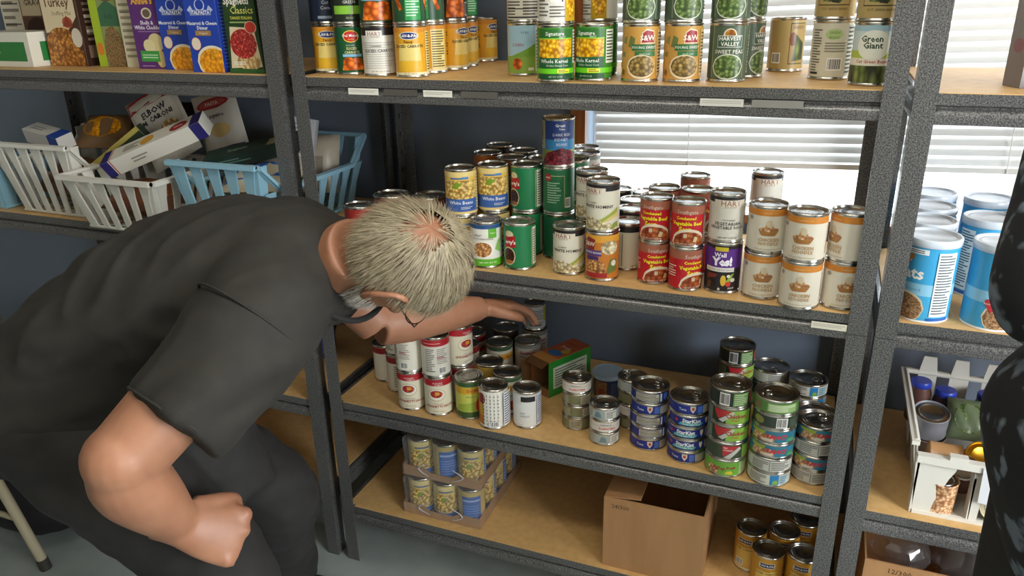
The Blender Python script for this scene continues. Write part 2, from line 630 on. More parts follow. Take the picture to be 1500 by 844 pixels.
# ------------------------------------------------------------------ shelving units
BEAM = [(0.0025, -0.0015), (0.0025, -0.020), (0.0110, -0.0235), (0.0110, -0.0265), (0.0070, -0.0275), (0.0047, -0.0294), (0.0028, -0.0317), (0.0013, -0.0343), (0.0002, -0.0385),
        (0.0002, -0.0500), (0.0020, -0.0515), (0.0320, -0.0515), (0.0320, -0.0495), (0.0150, -0.0480), (0.0150, -0.0125), (0.010, -0.0125), (0.010, -0.0015)]
FL = 0.035
DEP = 0.462


def post(x, y, sx, sy, z0, z1):
    """angle iron: flange along x (from x outwards by sx*FL) and flange along y"""
    t = 0.0022
    m = MB()
    xo = x + sx * FL
    pf = [(x, y), (xo, y), (xo, y + sy * FL), (xo - sx * t, y + sy * FL), (xo - sx * t, y + sy * t), (x, y + sy * t)]
    if sx * sy < 0:
        pf = pf[::-1]
    m.prism(pf, z0, z1, M_STEEL, 'z')
    return m


def shelving(x0, decks, label, w=W, splits=0.868):
    e = empty('shelving_unit', (x0, 0, 0), 0, label, 'shelving')
    for px, sx in ((0, -1), (w, 1)):
        for py, sy in ((-0.0025, 1), (DEP + 0.0025, -1)):
            p = post(px, py, sx, sy, 0, splits - 0.0006).build('post', e, 0)
            post(px, py, sx, sy, splits + 0.0006, 1.83).build('post', e, 0)
            k = MB()
            for i in range(34):          # keyhole slots down both flanges
                z = 0.06 + i * 0.05
                for dy in (0.018,):
                    xx = px + sx * (FL - 0.0022) - sx * 0.0003
                    yy = py + sy * dy
                    k.add([(xx, yy - .0035, z + .006), (xx, yy + .0035, z + .006), (xx, yy + .0022, z - .008), (xx, yy - .0022, z - .008)],
                          [(0, 1, 2, 3)], mat('#0b0b0c', 0.9))
            k.build('keyhole_slots', p, 0)['kind'] = 'stuff'
    for z in decks:
        m = MB()
        m.prism([(a, b + z) for a, b in BEAM], -0.030, w + 0.030, M_STEEL)
        m.build('beam', e, 38)
        m = MB()
        m.prism([(DEP - a, b + z) for a, b in reversed(BEAM)], -0.030, w + 0.030, M_STEEL)
        m.build('beam', e, 38)
        for s, xx in ((1, -0.0325), (-1, w + 0.0325)):
            m = MB()
            pf = [(xx + s * a, b + z) for a, b in BEAM]
            if s < 0:
                pf = pf[::-1]
            m.prism(pf, 0.034, DEP - 0.034, M_STEEL, 'y')
            m.build('end_beam', e, 25)
        m = MB()
        m.box(-0.020, w + 0.020, 0.0112, DEP - 0.0112, z - 0.0124, z, M_BOARD)
        m.box(0.001, w - 0.001, 0.0028, 0.0112, z - 0.0014, z, M_BOARD)
        m.build('shelf_board', e, 0)
    return e


shelving(0.0, (D1, D2, D3, D4, 1.75), 'charcoal steel shelving unit packed with canned vegetables, beans, soups and tuna')
XR = 1.2317
R1, R2, R3, R4 = 1.309, 0.9030, 0.4920, 0.16
shelving(XR, (R1, R2, R3, R4, 1.75), 'charcoal steel shelving unit holding blue oats canisters and a white bin')
XL = -0.102 - W
L1, L2, L3, L4 = 1.312, 0.915, 0.49, 0.225
shelving(XL, (L1, L2, L3, L4, 1.75), 'charcoal steel shelving unit with boxed dinners over plastic bins of pasta')

# shelf-edge price tags clipped in the beam groove
TAGS = [(0.145, D1, 0.074, '#e9e6da'), (0.235, D1, 0.080, '#55524c'), (0.322, D1, 0.066, '#e9e6da'), (0.415, D1, 0.080, '#5b5852'),
        (0.89, D1, 0.076, '#d8d5cb'), (0.985, D1, 0.086, '#8d8a84'), (1.117, D2, 0.062, '#e9e4d2')]
for i, (x, z, w_, c) in enumerate(TAGS):
    m = MB()
    m.box(x - w_ / 2, x + w_ / 2, -0.0016, -0.0008, z - 0.0345, z - 0.0215, mat(c, 0.55))
    m.box(x - w_ / 2, x + w_ / 2, -0.0016, 0.008, z - 0.0349, z - 0.0344, mat(c, 0.55))
    if c[1] in 'ed':
        print_items(m, [('L', -45, 45, 0.3, 0.8, 2, '#bdb9ae')], w_ / 100, 0.013, lambda s, t, l, x=x, z=z: (x + s, -0.0016 - l, z - 0.0345 + t))
    o = m.build('price_tag', None, 0)
    names = ['white paper price tag under the first canned carrots by the post', 'grey price tag between two white tags under the carrots',
             'white paper price tag under the rear row of yellow carrot cans', 'dark grey price tag just right of the second white carrot tag', 'white paper price tag under the sweet pea cans',
             'grey price tag beside the white tag under the sweet peas', 'cream price tag under the orange-banded noodle soup cans']
    tag(o, names[i], 'price tag')

# where each can or stack stands: deck (1 top .. 4 bottom), can size, x, y in metres
POS = {
    'A1': (1, 'std', 0.004, 0.096), 'A2': (1, 'std', 0.076, 0.075), 'A3': (1, 'std', 0.155, 0.059), 'A4': (1, 'std', 0.239, 0.051),
    'A5': (1, 'std', 0.241, 0.133), 'A6': (1, 'std', 0.259, 0.209), 'A6b': (1, 'std', 0.248, 0.284), 'A7': (1, 'std', 0.220, 0.353),
    'A8': (1, 'std', 0.239, 0.426), 'B1': (1, 'std', 0.465, 0.126), 'B2': (1, 'std', 0.566, 0.029), 'B3': (1, 'std', 0.635, 0.058),
    'B4': (1, 'std', 0.726, 0.061), 'B5': (1, 'std', 0.803, 0.071), 'B6': (1, 'std', 0.883, 0.089), 'B6b': (1, 'std', 0.905, 0.172),
    'B7': (1, 'std', 0.973, 0.302), 'B8': (1, 'std', 1.060, 0.166), 'B9': (1, 'std', 1.130, 0.082), 'D1': (2, 'std', 0.398, 0.048),
    'D2': (2, 'std', 0.473, 0.059), 'D3': (2, 'hom', 0.585, 0.065), 'D4': (2, 'std', 0.662, 0.052), 'Dh': (2, 'hom', 0.697, 0.132),
    'E1': (2, 'soup', 0.769, 0.067), 'E2': (2, 'soup', 0.837, 0.049), 'F': (2, 'std', 0.909, 0.062), 'G': (2, 'hart', 0.963, 0.300),
    'H1': (2, 'noodle', 0.985, 0.056), 'H2': (2, 'noodle', 1.057, 0.026), 'H3': (2, 'noodle', 1.132, 0.049), 'C1': (2, 'std', 0.328, 0.074),
    'C2': (2, 'std', 0.384, 0.130), 'C3': (2, 'std', 0.456, 0.152), 'C4': (2, 'std', 0.531, 0.156), 'C5': (2, 'std', 0.543, 0.230),
    'Cr1': (2, 'std', 0.319, 0.250), 'Cr2': (2, 'std', 0.310, 0.349), 'Cr3': (2, 'std', 0.393, 0.298), 'Cr4': (2, 'std', 0.394, 0.213),
    'Cr5': (2, 'std', 0.468, 0.227), 'Cq1': (2, 'std', 0.524, 0.375), 'Cq2': (2, 'std', 0.549, 0.305), 'Hh1': (2, 'hom', 0.614, 0.137),
    'E1r': (2, 'soup', 0.768, 0.144), 'E2r': (2, 'soup', 0.839, 0.145), 'E3r': (2, 'soup', 0.814, 0.272), 'Big1': (2, 'big', 0.109, 0.141),
    'Big2': (2, 'big', 0.207, 0.157), 'l1': (2, 'hom', 0.604, 0.408), 'l2': (2, 'hom', 0.668, 0.315), 'l3': (2, 'hom', 0.682, 0.236),
    'l4': (2, 'hom', 0.677, 0.399), 'J0': (3, 'std', 0.040, 0.165), 'J0b': (3, 'std', 0.104, 0.126), 'J1': (3, 'std', 0.177, 0.054),
    'J2': (3, 'std', 0.253, 0.053), 'M1': (3, 'std', 0.333, 0.064), 'M3': (3, 'std', 0.406, 0.041), 'M4': (3, 'hart', 0.481, 0.070),
    'N1': (3, 'small', 0.595, 0.105), 'N2': (3, 'small', 0.674, 0.064), 'O1': (3, 'tuna', 0.772, 0.086), 'O2': (3, 'tuna', 0.863, 0.064),
    'P1': (3, 'chick', 0.949, 0.042), 'P2': (3, 'fish', 1.040, 0.041), 'R2': (3, 'fish', 1.125, 0.078), 'J3': (3, 'std', 0.280, 0.123),
    'J4': (3, 'std', 0.234, 0.306), 'J5': (3, 'std', 0.246, 0.232), 'K1': (3, 'std', 0.328, 0.268), 'K2': (3, 'std', 0.395, 0.304),
    'K3': (3, 'std', 0.385, 0.385), 'K4': (3, 'std', 0.308, 0.363), 'L1': (3, 'std', 0.348, 0.154), 'M2': (3, 'std', 0.413, 0.116),
    'N4': (3, 'small', 0.717, 0.154), 'P0': (3, 'chick', 0.933, 0.328), 'Q1': (3, 'fish', 1.013, 0.369), 'Q2': (3, 'fish', 1.100, 0.333),
    'R1': (3, 'fish', 1.118, 0.176), 'c1': (4, 'std', 1.016, 0.144), 'c2': (4, 'std', 1.089, 0.161), 'c3': (4, 'std', 1.133, 0.222),
    'c4': (4, 'std', 1.059, 0.078), 'c5': (4, 'std', 1.133, 0.093), 'B3r1': (1, 'std', 0.620, 0.155), 'B3r2': (1, 'std', 0.700, 0.165),
    'Red': (2, 'std', 0.060, 0.070),
}

# ------------------------------------------------------------------ cans
SIZE = {'std': (.0358, .105), 'soup': (.0338, .0905), 'noodle': (.0372, .0925), 'tuna': (.0428, .0294), 'chick': (.0428, .0412),
        'fish': (.0445, .0334), 'small': (.0352, .0316), 'hart': (.0345, .0965), 'big': (.0440, .118), 'hom': (.0352, .1045), 'mini': (.0300, .075)}
NUT = '#4a4844'


def nutrition(a0, a1, paper='#efece2', ink=NUT, n=15):
    return [('r', a0, a1, .06, .94, paper), ('L', a0 + 3, a1 - 3, .10, .90, n, ink)]


DES = {
    # name: (size, base colour, items)
    'flav': ('std', '#e3a322', [('r', -180, 180, .0, .055, '#efe2b4'), ('r', -180, 180, .90, 1, '#d98f2c'), ('P', [(-46, .07), (46, .07), (40, .66), (-40, .66)], '#e9cf78'),
             ('r', -46, 46, .07, .30, '#e5b32e'), ('e', 0, .83, 34, .082, '#e9e4d4'), ('e', 0, .83, 32, .068, '#20306e'), ('T', 'FLAV-R-PAC', 0, .83, 7.8, '#f4f1e6', .03),
             ('T', 'Fancy', -2, .705, 8, '#33270f', .01), ('T', 'SLICED CARROTS', 0, .61, 7.8, '#33270f', .02), ('T', 'NET WT 14.5 OZ', 0, .028, 3.6, '#5a4a1e'),
             ('r', 62, 118, .05, .92, '#ecd98c'), ('L', 66, 114, .08, .90, 15, '#5a4a1e'), ('L', -118, -66, .3, .85, 9, '#6a571e'), ('B', -100, -74, .08, .26)]),
    'delmonte_carrots': ('std', '#1d5a33', [('e', 0, .80, 29, .135, '#f0cf3c'), ('e', 0, .80, 26, .115, '#c8232c'), ('T', 'Del Monte', 0, .82, 8.2, '#f6f2e6', .02), ('T', 'Quality', 0, .74, 4.6, '#f2d24e'),
             ('T', 'BLUE LAKE', -4, .605, 3.6, '#dfe8d8'), ('T', 'SLICED', 0, .535, 7.4, '#efe7a0', .01), ('T', 'CARROTS', 0, .45, 7.4, '#efe7a0', .01), ('r', -34, 34, .35, .41, '#8fc0dd'),
             ('P', [(-40, .05), (40, .05), (36, .31), (-38, .29)], 'carrots'), ('e', -14, .28, 17, .06, 'carrots'), ('e', 16, .27, 17, .06, 'carrots'), ('r', 75, 140, .08, .9, '#e8e6d8'), ('L', 79, 136, .1, .88, 14, NUT)]),
    'hart_carrots': ('std', '#e4e1d6', [('r', -180, 180, .83, 1, '#231f20'), ('r', -48, 12, .80, .935, '#e8e2d6'), ('T', 'HART', -16, .865, 11.5, '#8c4a3c'), ('T', 'B R A N D', -12, .80, 4, '#8c6a58'),
             ('L', -60, 55, .10, .70, 12, '#c6c2b6'), ('T', 'CONDENSED', -12, .60, 4.0, '#3a3836'), ('T', 'SLICED CARROTS', 0, .50, 8.6, '#2c2a29', .01), ('T', 'NET WT 14.5 OZ (411g)', 0, .05, 4, '#3a3836'), ('B', 90, 120, .1, .4)]),
    'navy_top': ('std', '#1b2436', [('T', 'Cut', 0, .42, 10, '#c9ced6'), ('T', 'Corn', 0, .30, 10, '#c9ced6'), ('r', -30, 30, .06, .12, '#8a93a0')]),
    'sliced_green': ('std', '#232a20', [('T', 'SLICED', 0, .52, 9, '#dfe2d6'), ('T', 'GREEN', 0, .42, 9, '#dfe2d6'), ('r', -60, 60, .16, .34, '#86bf3a'), ('r', 8, 12, .16, .34, '#d7e6a8'), ('T', 'BEANS', 0, .08, 6, '#9fb57a')]),
    'carrot_band': ('std', '#2a4a26', [('T', 'CARROTS', 0, .62, 8, '#e9d46a', .01), ('r', -60, 60, .44, .54, '#86aecb'), ('P', [(-58, .03), (58, .03), (55, .40), (-52, .38)], 'carrots'), ('e', -20, .38, 22, .05, 'carrots'), ('e', 24, .38, 20, .05, 'carrots')]),
    'green_carrot': ('std', '#22502f', [('r', -14, 40, .03, .96, '#2f9a4e'), ('L', -10, 36, .1, .9, 14, '#bfe3c4'), ('P', [(-60, .62), (-54, .78), (-22, .26), (-34, .22)], 'carrots'), ('P', [(46, .60), (52, .74), (86, .24), (72, .20)], 'carrots')]),
    'brown_carrot': ('std', '#2c2a1e', [('P', [(-30, .03), (50, .03), (46, .40), (-26, .44)], 'carrots'), ('B', 50, 76, .05, .36), ('B', -70, -50, .08, .36), ('T', 'CARROTS', 6, .6, 8, '#d9bf6a')]),
    'nutri_white': ('std', '#e2dccb', [('L', -70, -14, .08, .94, 14, '#5d5a54'), ('L', -4, 58, .08, .94, 14, '#5d5a54'), ('r', -70, 58, .03, .06, '#2c2a28'), ('r', -70, 60, .21, .23, '#2c2a28')]),
    'field': ('std', '#a9cde0', [('r', -180, 180, .0, .36, '#8cae4a'), ('P', [(-50, .34), (60, .34), (60, .68), (10, .50)], '#7aa63c'), ('T', 'CORN', -18, .60, 9, '#b04a3a'), ('T', 'E L B A', 8, .86, 5, '#3a5a7a'),
             ('e', -20, .20, 18, .12, 'carrots'), ('r', 45, 110, .03, .97, '#e4e0d2'), ('L', 49, 106, .08, .92, 12, '#6a675f'), ('r', 18, 38, .06, .12, '#e6e6d2')]),
    'kernel': ('std', '#3f8a2a', [('r', -58, 58, .80, .97, '#2f6d2c'), ('r', -60, 60, .78, .80, '#8fcf3a'), ('T', 'Signature', -2, .885, 9.8, '#f4f3e8', .01), ('T', 'SELECT', 22, .82, 4, '#f4f3e8'), ('r', -58, 58, .43, .78, 'corn'), ('e', -12, .44, 34, .05, 'corn'),
             ('r', -58, 58, .22, .42, '#185a34'), ('T', 'Whole Kernel', -4, .355, 9.6, '#f4f3e8', .012), ('T', 'Golden Sweet Corn', 6, .27, 5.4, '#d9e4c0'), ('r', -180, 180, .11, .21, '#6fd01f'), ('r', 6, 46, .12, .20, '#f0e53a'),
             ('L', 10, 42, .13, .19, 2, '#3a5a1c'), ('r', -60, 60, .0, .10, '#1c4f2c'), ('T', 'NET WT 15 OZ', 0, .05, 3.8, '#dfe8d0'), ('r', 64, 108, .30, .95, '#e6ecd8'), ('L', 67, 105, .33, .93, 10, '#3c4a34')]),
    'corn_back': ('std', '#e6e3d8', [('B', -8, 26, .36, .74), ('r', 28, 33, .36, .74, '#1f1d1e'), ('L', -52, -14, .08, .9, 12, '#6a675f'), ('L', -10, 40, .06, .3, 4, '#6a675f'), ('r', 38, 90, .0, 1, '#caa21c'), ('e', 66, .45, 24, .42, 'corn')]),
    'sw_peas': ('std', '#cf9d4c', [('P', [(-34, .62), (-14, .60), (-10, .78), (-26, .84)], '#6f7a44'), ('P', [(-56, .70), (-40, .66), (-38, .82), (-50, .80)], '#7a8149'), ('P', [(-62, .44), (-46, .42), (-44, .52), (-56, .52)], '#7a8149'),
             ('P', [(6, .68), (52, .68), (50, .92), (24, .96), (8, .88)], '#e8dcc0'), ('P', [(9, .70), (50, .70), (48, .90), (24, .935), (11, .87)], '#a3232b'), ('T', 'S&W', 28, .79, 13.5, '#f4ede0', .02),
             ('r', -20, 54, .55, .67, '#2f6b3a'), ('T', 'YOUNG SWEET', 18, .61, 6.6, '#eef0dc', .01), ('r', -10, 54, .44, .54, '#37743f'), ('T', 'small peas', 20, .49, 5, '#e2e8cc'),
             ('e', 10, .24, 46, .23, '#e7d6b2', -40, 54), ('e', 12, .25, 42, .20, 'dullpeas', -36, 54), ('P', [(-60, .10), (-48, .06), (-44, .16), (-54, .20)], '#7a5a2a'), ('r', 62, 120, .06, .94, '#d9bd82'), ('L', 66, 116, .1, .9, 13, '#5b4520')]),
    'harvest': ('std', '#4c5b45', [('r', -50, 50, .03, .99, '#51624b'), ('r', -51, -49.5, .03, .99, '#a9b19a'), ('r', 49.5, 51, .03, .99, '#a9b19a'), ('e', 2, .83, 20, .12, '#e7ddc6'), ('e', 2, .84, 16, .09, 'stuffing'),
             ('r', -34, 40, .60, .82, '#e2e4d8'), ('r', -33, 39, .61, .81, '#3d5a44'), ('T', 'HARVEST', 3, .765, 9.6, '#f0efe4', .02), ('T', 'VALLEY', 3, .665, 9.6, '#f0efe4', .02), ('T', 'SWEET PEAS', 2, .52, 9.4, '#f0efe4', .006),
             ('e', 0, .24, 46, .24, '#d9dccb'), ('e', 0, .24, 43, .22, 'peas'), ('L', 70, 120, .1, .9, 13, '#aab39c')]),
    'tan_beans': ('std', '#b39a63', [('r', 4, 60, .1, .95, '#3f4426'), ('r', 6, 58, .12, .93, '#a88e58'), ('e', 14, .62, 12, .14, '#7a4a2c'), ('P', [(16, .16), (60, .20), (58, .52), (24, .72)], 'greenbeans'), ('T', 'GREEN', 30, .86, 8, '#4a3a20'), ('B', -52, -22, .12, .34)]),
    'tan_upper': ('std', '#b79e66', [('r', -52, 44, .20, .95, '#544a2a'), ('r', -50, 42, .22, .93, '#b9a26c'), ('P', [(-36, .28), (-10, .26), (34, .74), (10, .80)], 'greenbeans'), ('P', [(-10, .26), (14, .24), (44, .58), (28, .70)], 'greenbeans'), ('T', 'CUT GREEN BEANS', 0, .14, 5.4, '#5b4c28')]),
    'nutri_green': ('std', '#d8d3c0', [('L', -66, -32, .1, .9, 16, '#5d5a50'), ('e', 4, .80, 26, .10, '#b5c98a'), ('T', 'GREEN', 4, .83, 6, '#5a8a3a', .01), ('T', 'BEANS', 4, .74, 6, '#5a8a3a', .01), ('L', -20, 40, .46, .66, 4, '#8c887a'),
             ('B', -10, 34, .12, .36), ('r', 46, 120, .03, .97, '#b9bcae'), ('L', 48, 118, .05, .95, 12, '#3b3a36'), ('r', -64, -34, .05, .09, '#2c2a28')]),
    'giant': ('std', '#cfe0e2', [('r', -180, 180, .90, 1, '#a7c8d6'), ('r', -180, 180, .42, .56, '#b8c84e'), ('e', -2, .66, 46, .26, '#eef0e2'), ('T', 'Green', -8, .77, 14, '#28452c', .025), ('T', 'Giant', -4, .655, 14, '#28452c', .025), ('r', -180, 180, .30, .43, '#e9e6d6'),
             ('T', 'Cut Green Beans', -2, .375, 7.6, '#b3332c', .02), ('r', -180, 180, .0, .30, 'greenbeans'), ('L', 70, 120, .45, .9, 8, '#4a5a4a')]),
    'whitebean': ('std', '#e7c25c', [('r', -180, 180, .88, 1, '#e9cf86'), ('r', -38, 30, .83, .865, '#3a6fae'), ('r', 4, 30, .845, .885, '#4f86bf'), ('r', -180, 180, .0, .05, '#e9cf86'), ('r', -60, 60, .34, .80, 'whitebeans'), ('P', [(-34, .62), (-20, .76), (8, .74), (-14, .60)], '#7e9a2c'),
             ('r', -180, 180, .06, .36, '#3e63a8'), ('T', 'White Beans', 0, .275, 10.6, '#eef0f2', .012), ('r', -6, 52, .10, .19, '#2f4f90'), ('L', -2, 48, .11, .18, 2, '#c9d2e4'), ('r', 66, 126, .1, .94, '#e8dcae'), ('L', 70, 122, .12, .92, 12, '#5a5030')]),
    'beans_green_leaf': ('std', '#e9e8dc', [('r', -180, 180, .90, 1, '#2f5586'), ('r', 10, 42, .68, .90, '#63b12e'), ('T', 'Organic', 26, .80, 4.4, '#eef4e0'), ('T', 'GREAT', -30, .74, 6.2, '#6c675c'), ('T', 'NORTHERN BEANS', -10, .66, 5.4, '#6c675c'),
             ('P', [(34, .40), (58, .30), (60, .66), (48, .62)], '#8cc05a'), ('e', -12, .40, 40, .205, '#f4f2ea'), ('e', -14, .40, 36, .18, 'chickpeas'), ('r', -180, 180, .0, .17, '#5cae22'), ('T', 'NET WT 15.5 OZ', 6, .085, 5.2, '#eef6dc', .01)]),
    'refried': ('std', '#1f7a4a', [('e', -40, .80, 18, .09, '#d8cfa6'), ('P', [(-62, .48), (-12, .50), (-16, .78), (-44, .74), (-60, .76)], '#b3222b'), ('T', "erty's", -36, .62, 12, '#f4f0e4', .03), ('e', -42, .28, 27, .22, '#d7c49a'), ('e', -42, .29, 24, .18, 'darkbeans'),
             ('e', -42, .14, 18, .05, '#a86c3c'), ('r', 46, 48, .05, .95, '#d8b64a'), ('r', 52, 120, .05, .95, '#e6e0cc'), ('L', 56, 116, .1, .9, 14, '#3b4a3c')]),
    'refried_back': ('std', '#236b43', [('e', -42, .82, 15, .09, '#a3262c'), ('T', "erty's", -42, .82, 6, '#f2ede0', .02), ('L', -46, 8, .20, .72, 9, '#9cc2a2'), ('r', 20, 21.5, .1, .86, '#d0c48a'), ('r', -30, 20, .855, .866, '#d0c48a'), ('B', 24, 46, .10, .34), ('r', 60, 62, .05, .95, '#d8b64a')]),
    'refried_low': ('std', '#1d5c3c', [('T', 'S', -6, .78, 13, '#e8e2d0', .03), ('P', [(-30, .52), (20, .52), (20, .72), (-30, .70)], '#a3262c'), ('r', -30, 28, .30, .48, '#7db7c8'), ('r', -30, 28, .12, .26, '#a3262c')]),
    'orange_top': ('std', '#b5642a', [('r', -180, 180, .0, .4, '#8a4a20'), ('T', 'BEANS', 0, .6, 10, '#efe0b8')]),
    'plain_dark': ('std', '#4a4038', [('r', -180, 180, .3, .6, '#6e5a3c'), ('T', 'BEANS', 0, .75, 9, '#d8c9a2')]),
    'kidneybean': ('std', '#8a9a4a', [('r', -44, 78, .34, 1, '#3b84b8'), ('r', -44, 78, .58, 1, '#27407c'), ('T', 'Great', 14, .90, 9, '#eef0f4', .02), ('T', 'Value', 20, .82, 6, '#eef0f4', .01), ('T', 'DARK RED', 20, .69, 8.4, '#e4e6ec'), ('T', 'KIDNEY', 18, .58, 8.4, '#e4e6ec'), ('T', 'BEANS', 20, .47, 8.4, '#e4e6ec'),
             ('P', [(-62, .0), (78, .0), (78, .26), (20, .40), (-40, .26)], 'kidney'), ('r', -110, -46, .36, 1, '#cdc8b6'), ('L', -106, -60, .42, .95, 8, '#56524a'), ('r', -62, -58, .55, .9, '#2c2a28')]),
    'hominy': ('hom', '#dfdac6', [('r', -180, 180, .86, 1, '#262224'), ('r', -70, 14, .79, .93, '#e2d8c6'), ('T', 'HART', -30, .865, 14.5, '#8c4a3c'), ('T', 'B R A N D', -28, .795, 4.2, '#8c6a58'), ('T', 'GOURMET', -34, .60, 4.4, '#403c38'), ('T', 'WHITE HOMINY', -14, .52, 9.2, '#2c2a29', .015),
             ('P', [(-10, .20), (0, .16), (62, .40), (62, .50)], '#9fae44'), ('P', [(-4, .14), (66, .30), (66, .40), (30, .30)], '#d8c47c'), ('P', [(-70, .0), (64, .0), (64, .10), (0, .20), (-30, .28), (-70, .24)], 'hominy'), ('P', [(30, .02), (64, .06), (64, .18), (44, .14)], '#8a9a3c')]),
    'hominy_back': ('hom', '#d9d3ba', [('r', -180, 180, .86, 1, '#242123'), ('r', -60, -18, .1, .8, '#cfc8ae'), ('r', -20, -18, .05, .82, '#2c2a28'), ('B', -50, -26, .1, .36), ('P', [(-10, .0), (90, .0), (90, .16), (20, .08)], 'hominy')]),
    'sw_beans': ('std', '#c87a2c', [('r', -180, 180, .84, 1, '#e0a23a'), ('P', [(-70, .66), (-26, .66), (-22, .90), (-50, .95), (-70, .88)], '#8f2a28'), ('T', 'S&W', -46, .79, 12.5, '#efe4d0', .02), ('e', 30, .72, 32, .16, 'hominy'), ('r', -70, 0, .53, .66, '#54387a'), ('T', 'WHITE BEANS', -32, .60, 6.2, '#efe8f0', .01), ('r', -60, -10, .42, .52, '#4a3370'),
             ('e', -24, .24, 40, .20, 'chickpeas'), ('P', [(16, .10), (58, .18), (58, .44), (30, .46)], '#6f7a3a'), ('r', -60, 20, .03, .14, '#a8282c'), ('e', 44, .36, 10, .07, '#e2dcc6')]),
    'vegbeef': ('soup', '#c41f2b', [('r', -180, 180, .78, 1, '#a8664e'), ('T', 'Southgate', 0, .845, 10.5, '#d8c0b2', .01), ('T', 'Condensed', -4, .69, 8.6, '#f2dd2e', .035), ('T', 'Vegetable Beef', 0, .555, 10.2, '#f2dd2e', .045), ('T', 'Soup', -4, .415, 13, '#f2dd2e', .05),
             ('e', 8, .06, 62, .36, '#e8d9c0', -54, 60), ('e', 8, .05, 56, .30, 'broth', -48, 60), ('r', -10, 2, .20, .30, '#d8bfa0'), ('P', [(22, .10), (34, .08), (40, .20), (28, .24)], '#e0c896'), ('T', 'NET WT 10.5 OZ (298g)', 0, .04, 4, '#efe6da', .01), ('r', 62, 104, .0, .78, '#8f6a56'), ('L', 66, 100, .05, .72, 13, '#e6d8c6'), ('L', -104, -66, .30, .62, 5, '#e9c9b4')]),
    'hartveg': ('hart', '#d3cfc2', [('r', -180, 180, .86, 1, '#2a2526'), ('r', -46, 62, .76, .93, '#d9d0be'), ('T', 'HART', 10, .855, 15, '#8a4a38'), ('T', 'B R A N D', 10, .77, 5, '#8c6a58'), ('T', 'CONDENSED', 6, .47, 4.2, '#3a3836'), ('T', 'VEGETARIAN', 4, .385, 8.8, '#2c2a29', .008), ('T', 'VEGETABLE SOUP', 2, .295, 8.2, '#2c2a29', .008), ('T', 'NET WT 10.75 OZ', 6, .06, 4.6, '#3a3836', .01), ('L', 70, 120, .1, .8, 12, '#6a675f')]),
    'wellyes': ('std', '#241f24', [('r', -180, 180, .50, .93, '#5b2c86'), ('r', -22, 20, .88, .97, '#c9b52c'), ('T', 'Well', -4, .80, 12, '#efeaf4', .03), ('T', 'Yes!', 4, .655, 22, '#f3f0f6', .06), ('r', -52, 44, .43, .525, '#e2ddd4'), ('T', 'Black Bean with Red Quinoa', -4, .475, 4.4, '#3c3640'),
             ('P', [(-48, .26), (-14, .30), (-10, .38), (-40, .38)], '#7c2e26'), ('e', 10, .24, 9, .12, '#d8b23a'), ('e', 26, .17, 9, .06, '#c9382c'), ('P', [(16, .20), (30, .22), (44, .40), (34, .38)], '#8fae3a'), ('e', 40, .25, 8, .045, '#d6d2c4'), ('e', 26, .34, 6, .035, '#dcd8cc'), ('P', [(-44, .08), (-30, .06), (-26, .20), (-36, .22)], '#5a3a22'), ('T', 'SOUP', 36, .07, 5, '#e0dcd2', .02), ('e', -2, .05, 4, .03, '#cfcabb')]),
    'noodle': ('noodle', '#ded6c4', [('r', -180, 180, .85, 1, '#cf8534'), ('T', 'CONDENSED SOUP', 0, .915, 3.4, '#e9c992'), ('e', 0, .66, 10, .10, '#cfbfa0'), ('P', [(-30, .52), (30, .52), (20, .38), (-22, .38)], '#a8743c'), ('e', 0, .53, 29, .055, 'flakes'), ('P', [(-14, .54), (-4, .54), (-8, .66)], '#b98a4e'), ('P', [(4, .54), (14, .54), (12, .64)], '#b98a4e'),
             ('T', 'CHICKEN', 2, .285, 9, '#b8935e', .02), ('T', 'NOODLE', 2, .19, 9, '#b8935e', .02), ('r', -40, 40, .055, .065, '#b9a98c'), ('L', 80, 130, .1, .8, 12, '#b5a88e'), ('e', -58, .78, 7, .05, '#8e8a80')]),
    'sauce': ('std', '#e3dcc4', [('r', -180, 180, .82, 1, '#b3222c'), ('T', 'HUNGRY', 0, .90, 6, '#f0dcd4', .01), ('T', 'TOMATO', 6, .85, 5, '#f0dcd4', .01), ('e', -6, .56, 38, .18, '#cdbf94'), ('e', -6, .565, 35, .155, '#ece6d4'), ('e', -6, .585, 26, .105, 'pastasauce'), ('e', -2, .60, 10, .05, '#d8a13a'), ('T', 'TRADITIONAL', 0, .30, 4, '#a88c6a'), ('T', 'SPAGHETTI SAUCE', 4, .225, 8.6, '#a33a34', .02), ('T', 'NET WT 24 OZ', 0, .08, 3.8, '#7a715c'), ('L', 80, 130, .1, .78, 12, '#8c8676')]),
    'sauce_back': ('std', '#e2ddce', [('r', -180, 180, .82, 1, '#b3222c'), ('r', -50, 20, .895, .91, '#e6b8b0'), ('L', -44, -6, .10, .76, 13, '#7c7870'), ('L', 4, 50, .32, .76, 9, '#9a958a'), ('L', 4, 44, .46, .54, 2, '#b0564e'), ('B', 8, 40, .05, .24), ('r', -46, -6, .12, .135, '#3b3936')]),
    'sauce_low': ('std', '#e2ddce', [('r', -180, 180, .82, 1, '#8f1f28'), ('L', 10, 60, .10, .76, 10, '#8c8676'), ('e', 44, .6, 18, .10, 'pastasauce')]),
    'delmonte_tom': ('std', '#c9cc5c', [('r', -180, 180, .88, 1, '#3b5a34'), ('r', -180, 180, .68, .86, '#d9a52c'), ('r', -180, 180, .0, .16, '#3d5a30'), ('T', 'Del Monte', 26, .77, 10, '#b5332c', .02), ('P', [(-60, .18), (60, .18), (60, .50), (-60, .34)], '#9fb545'), ('e', 42, .33, 18, .19, '#c23a26'), ('P', [(32, .50), (46, .46), (52, .56), (40, .60)], '#55702c'), ('T', 'FRESH CUT', 4, .60, 4.4, '#4a5a2a')]),
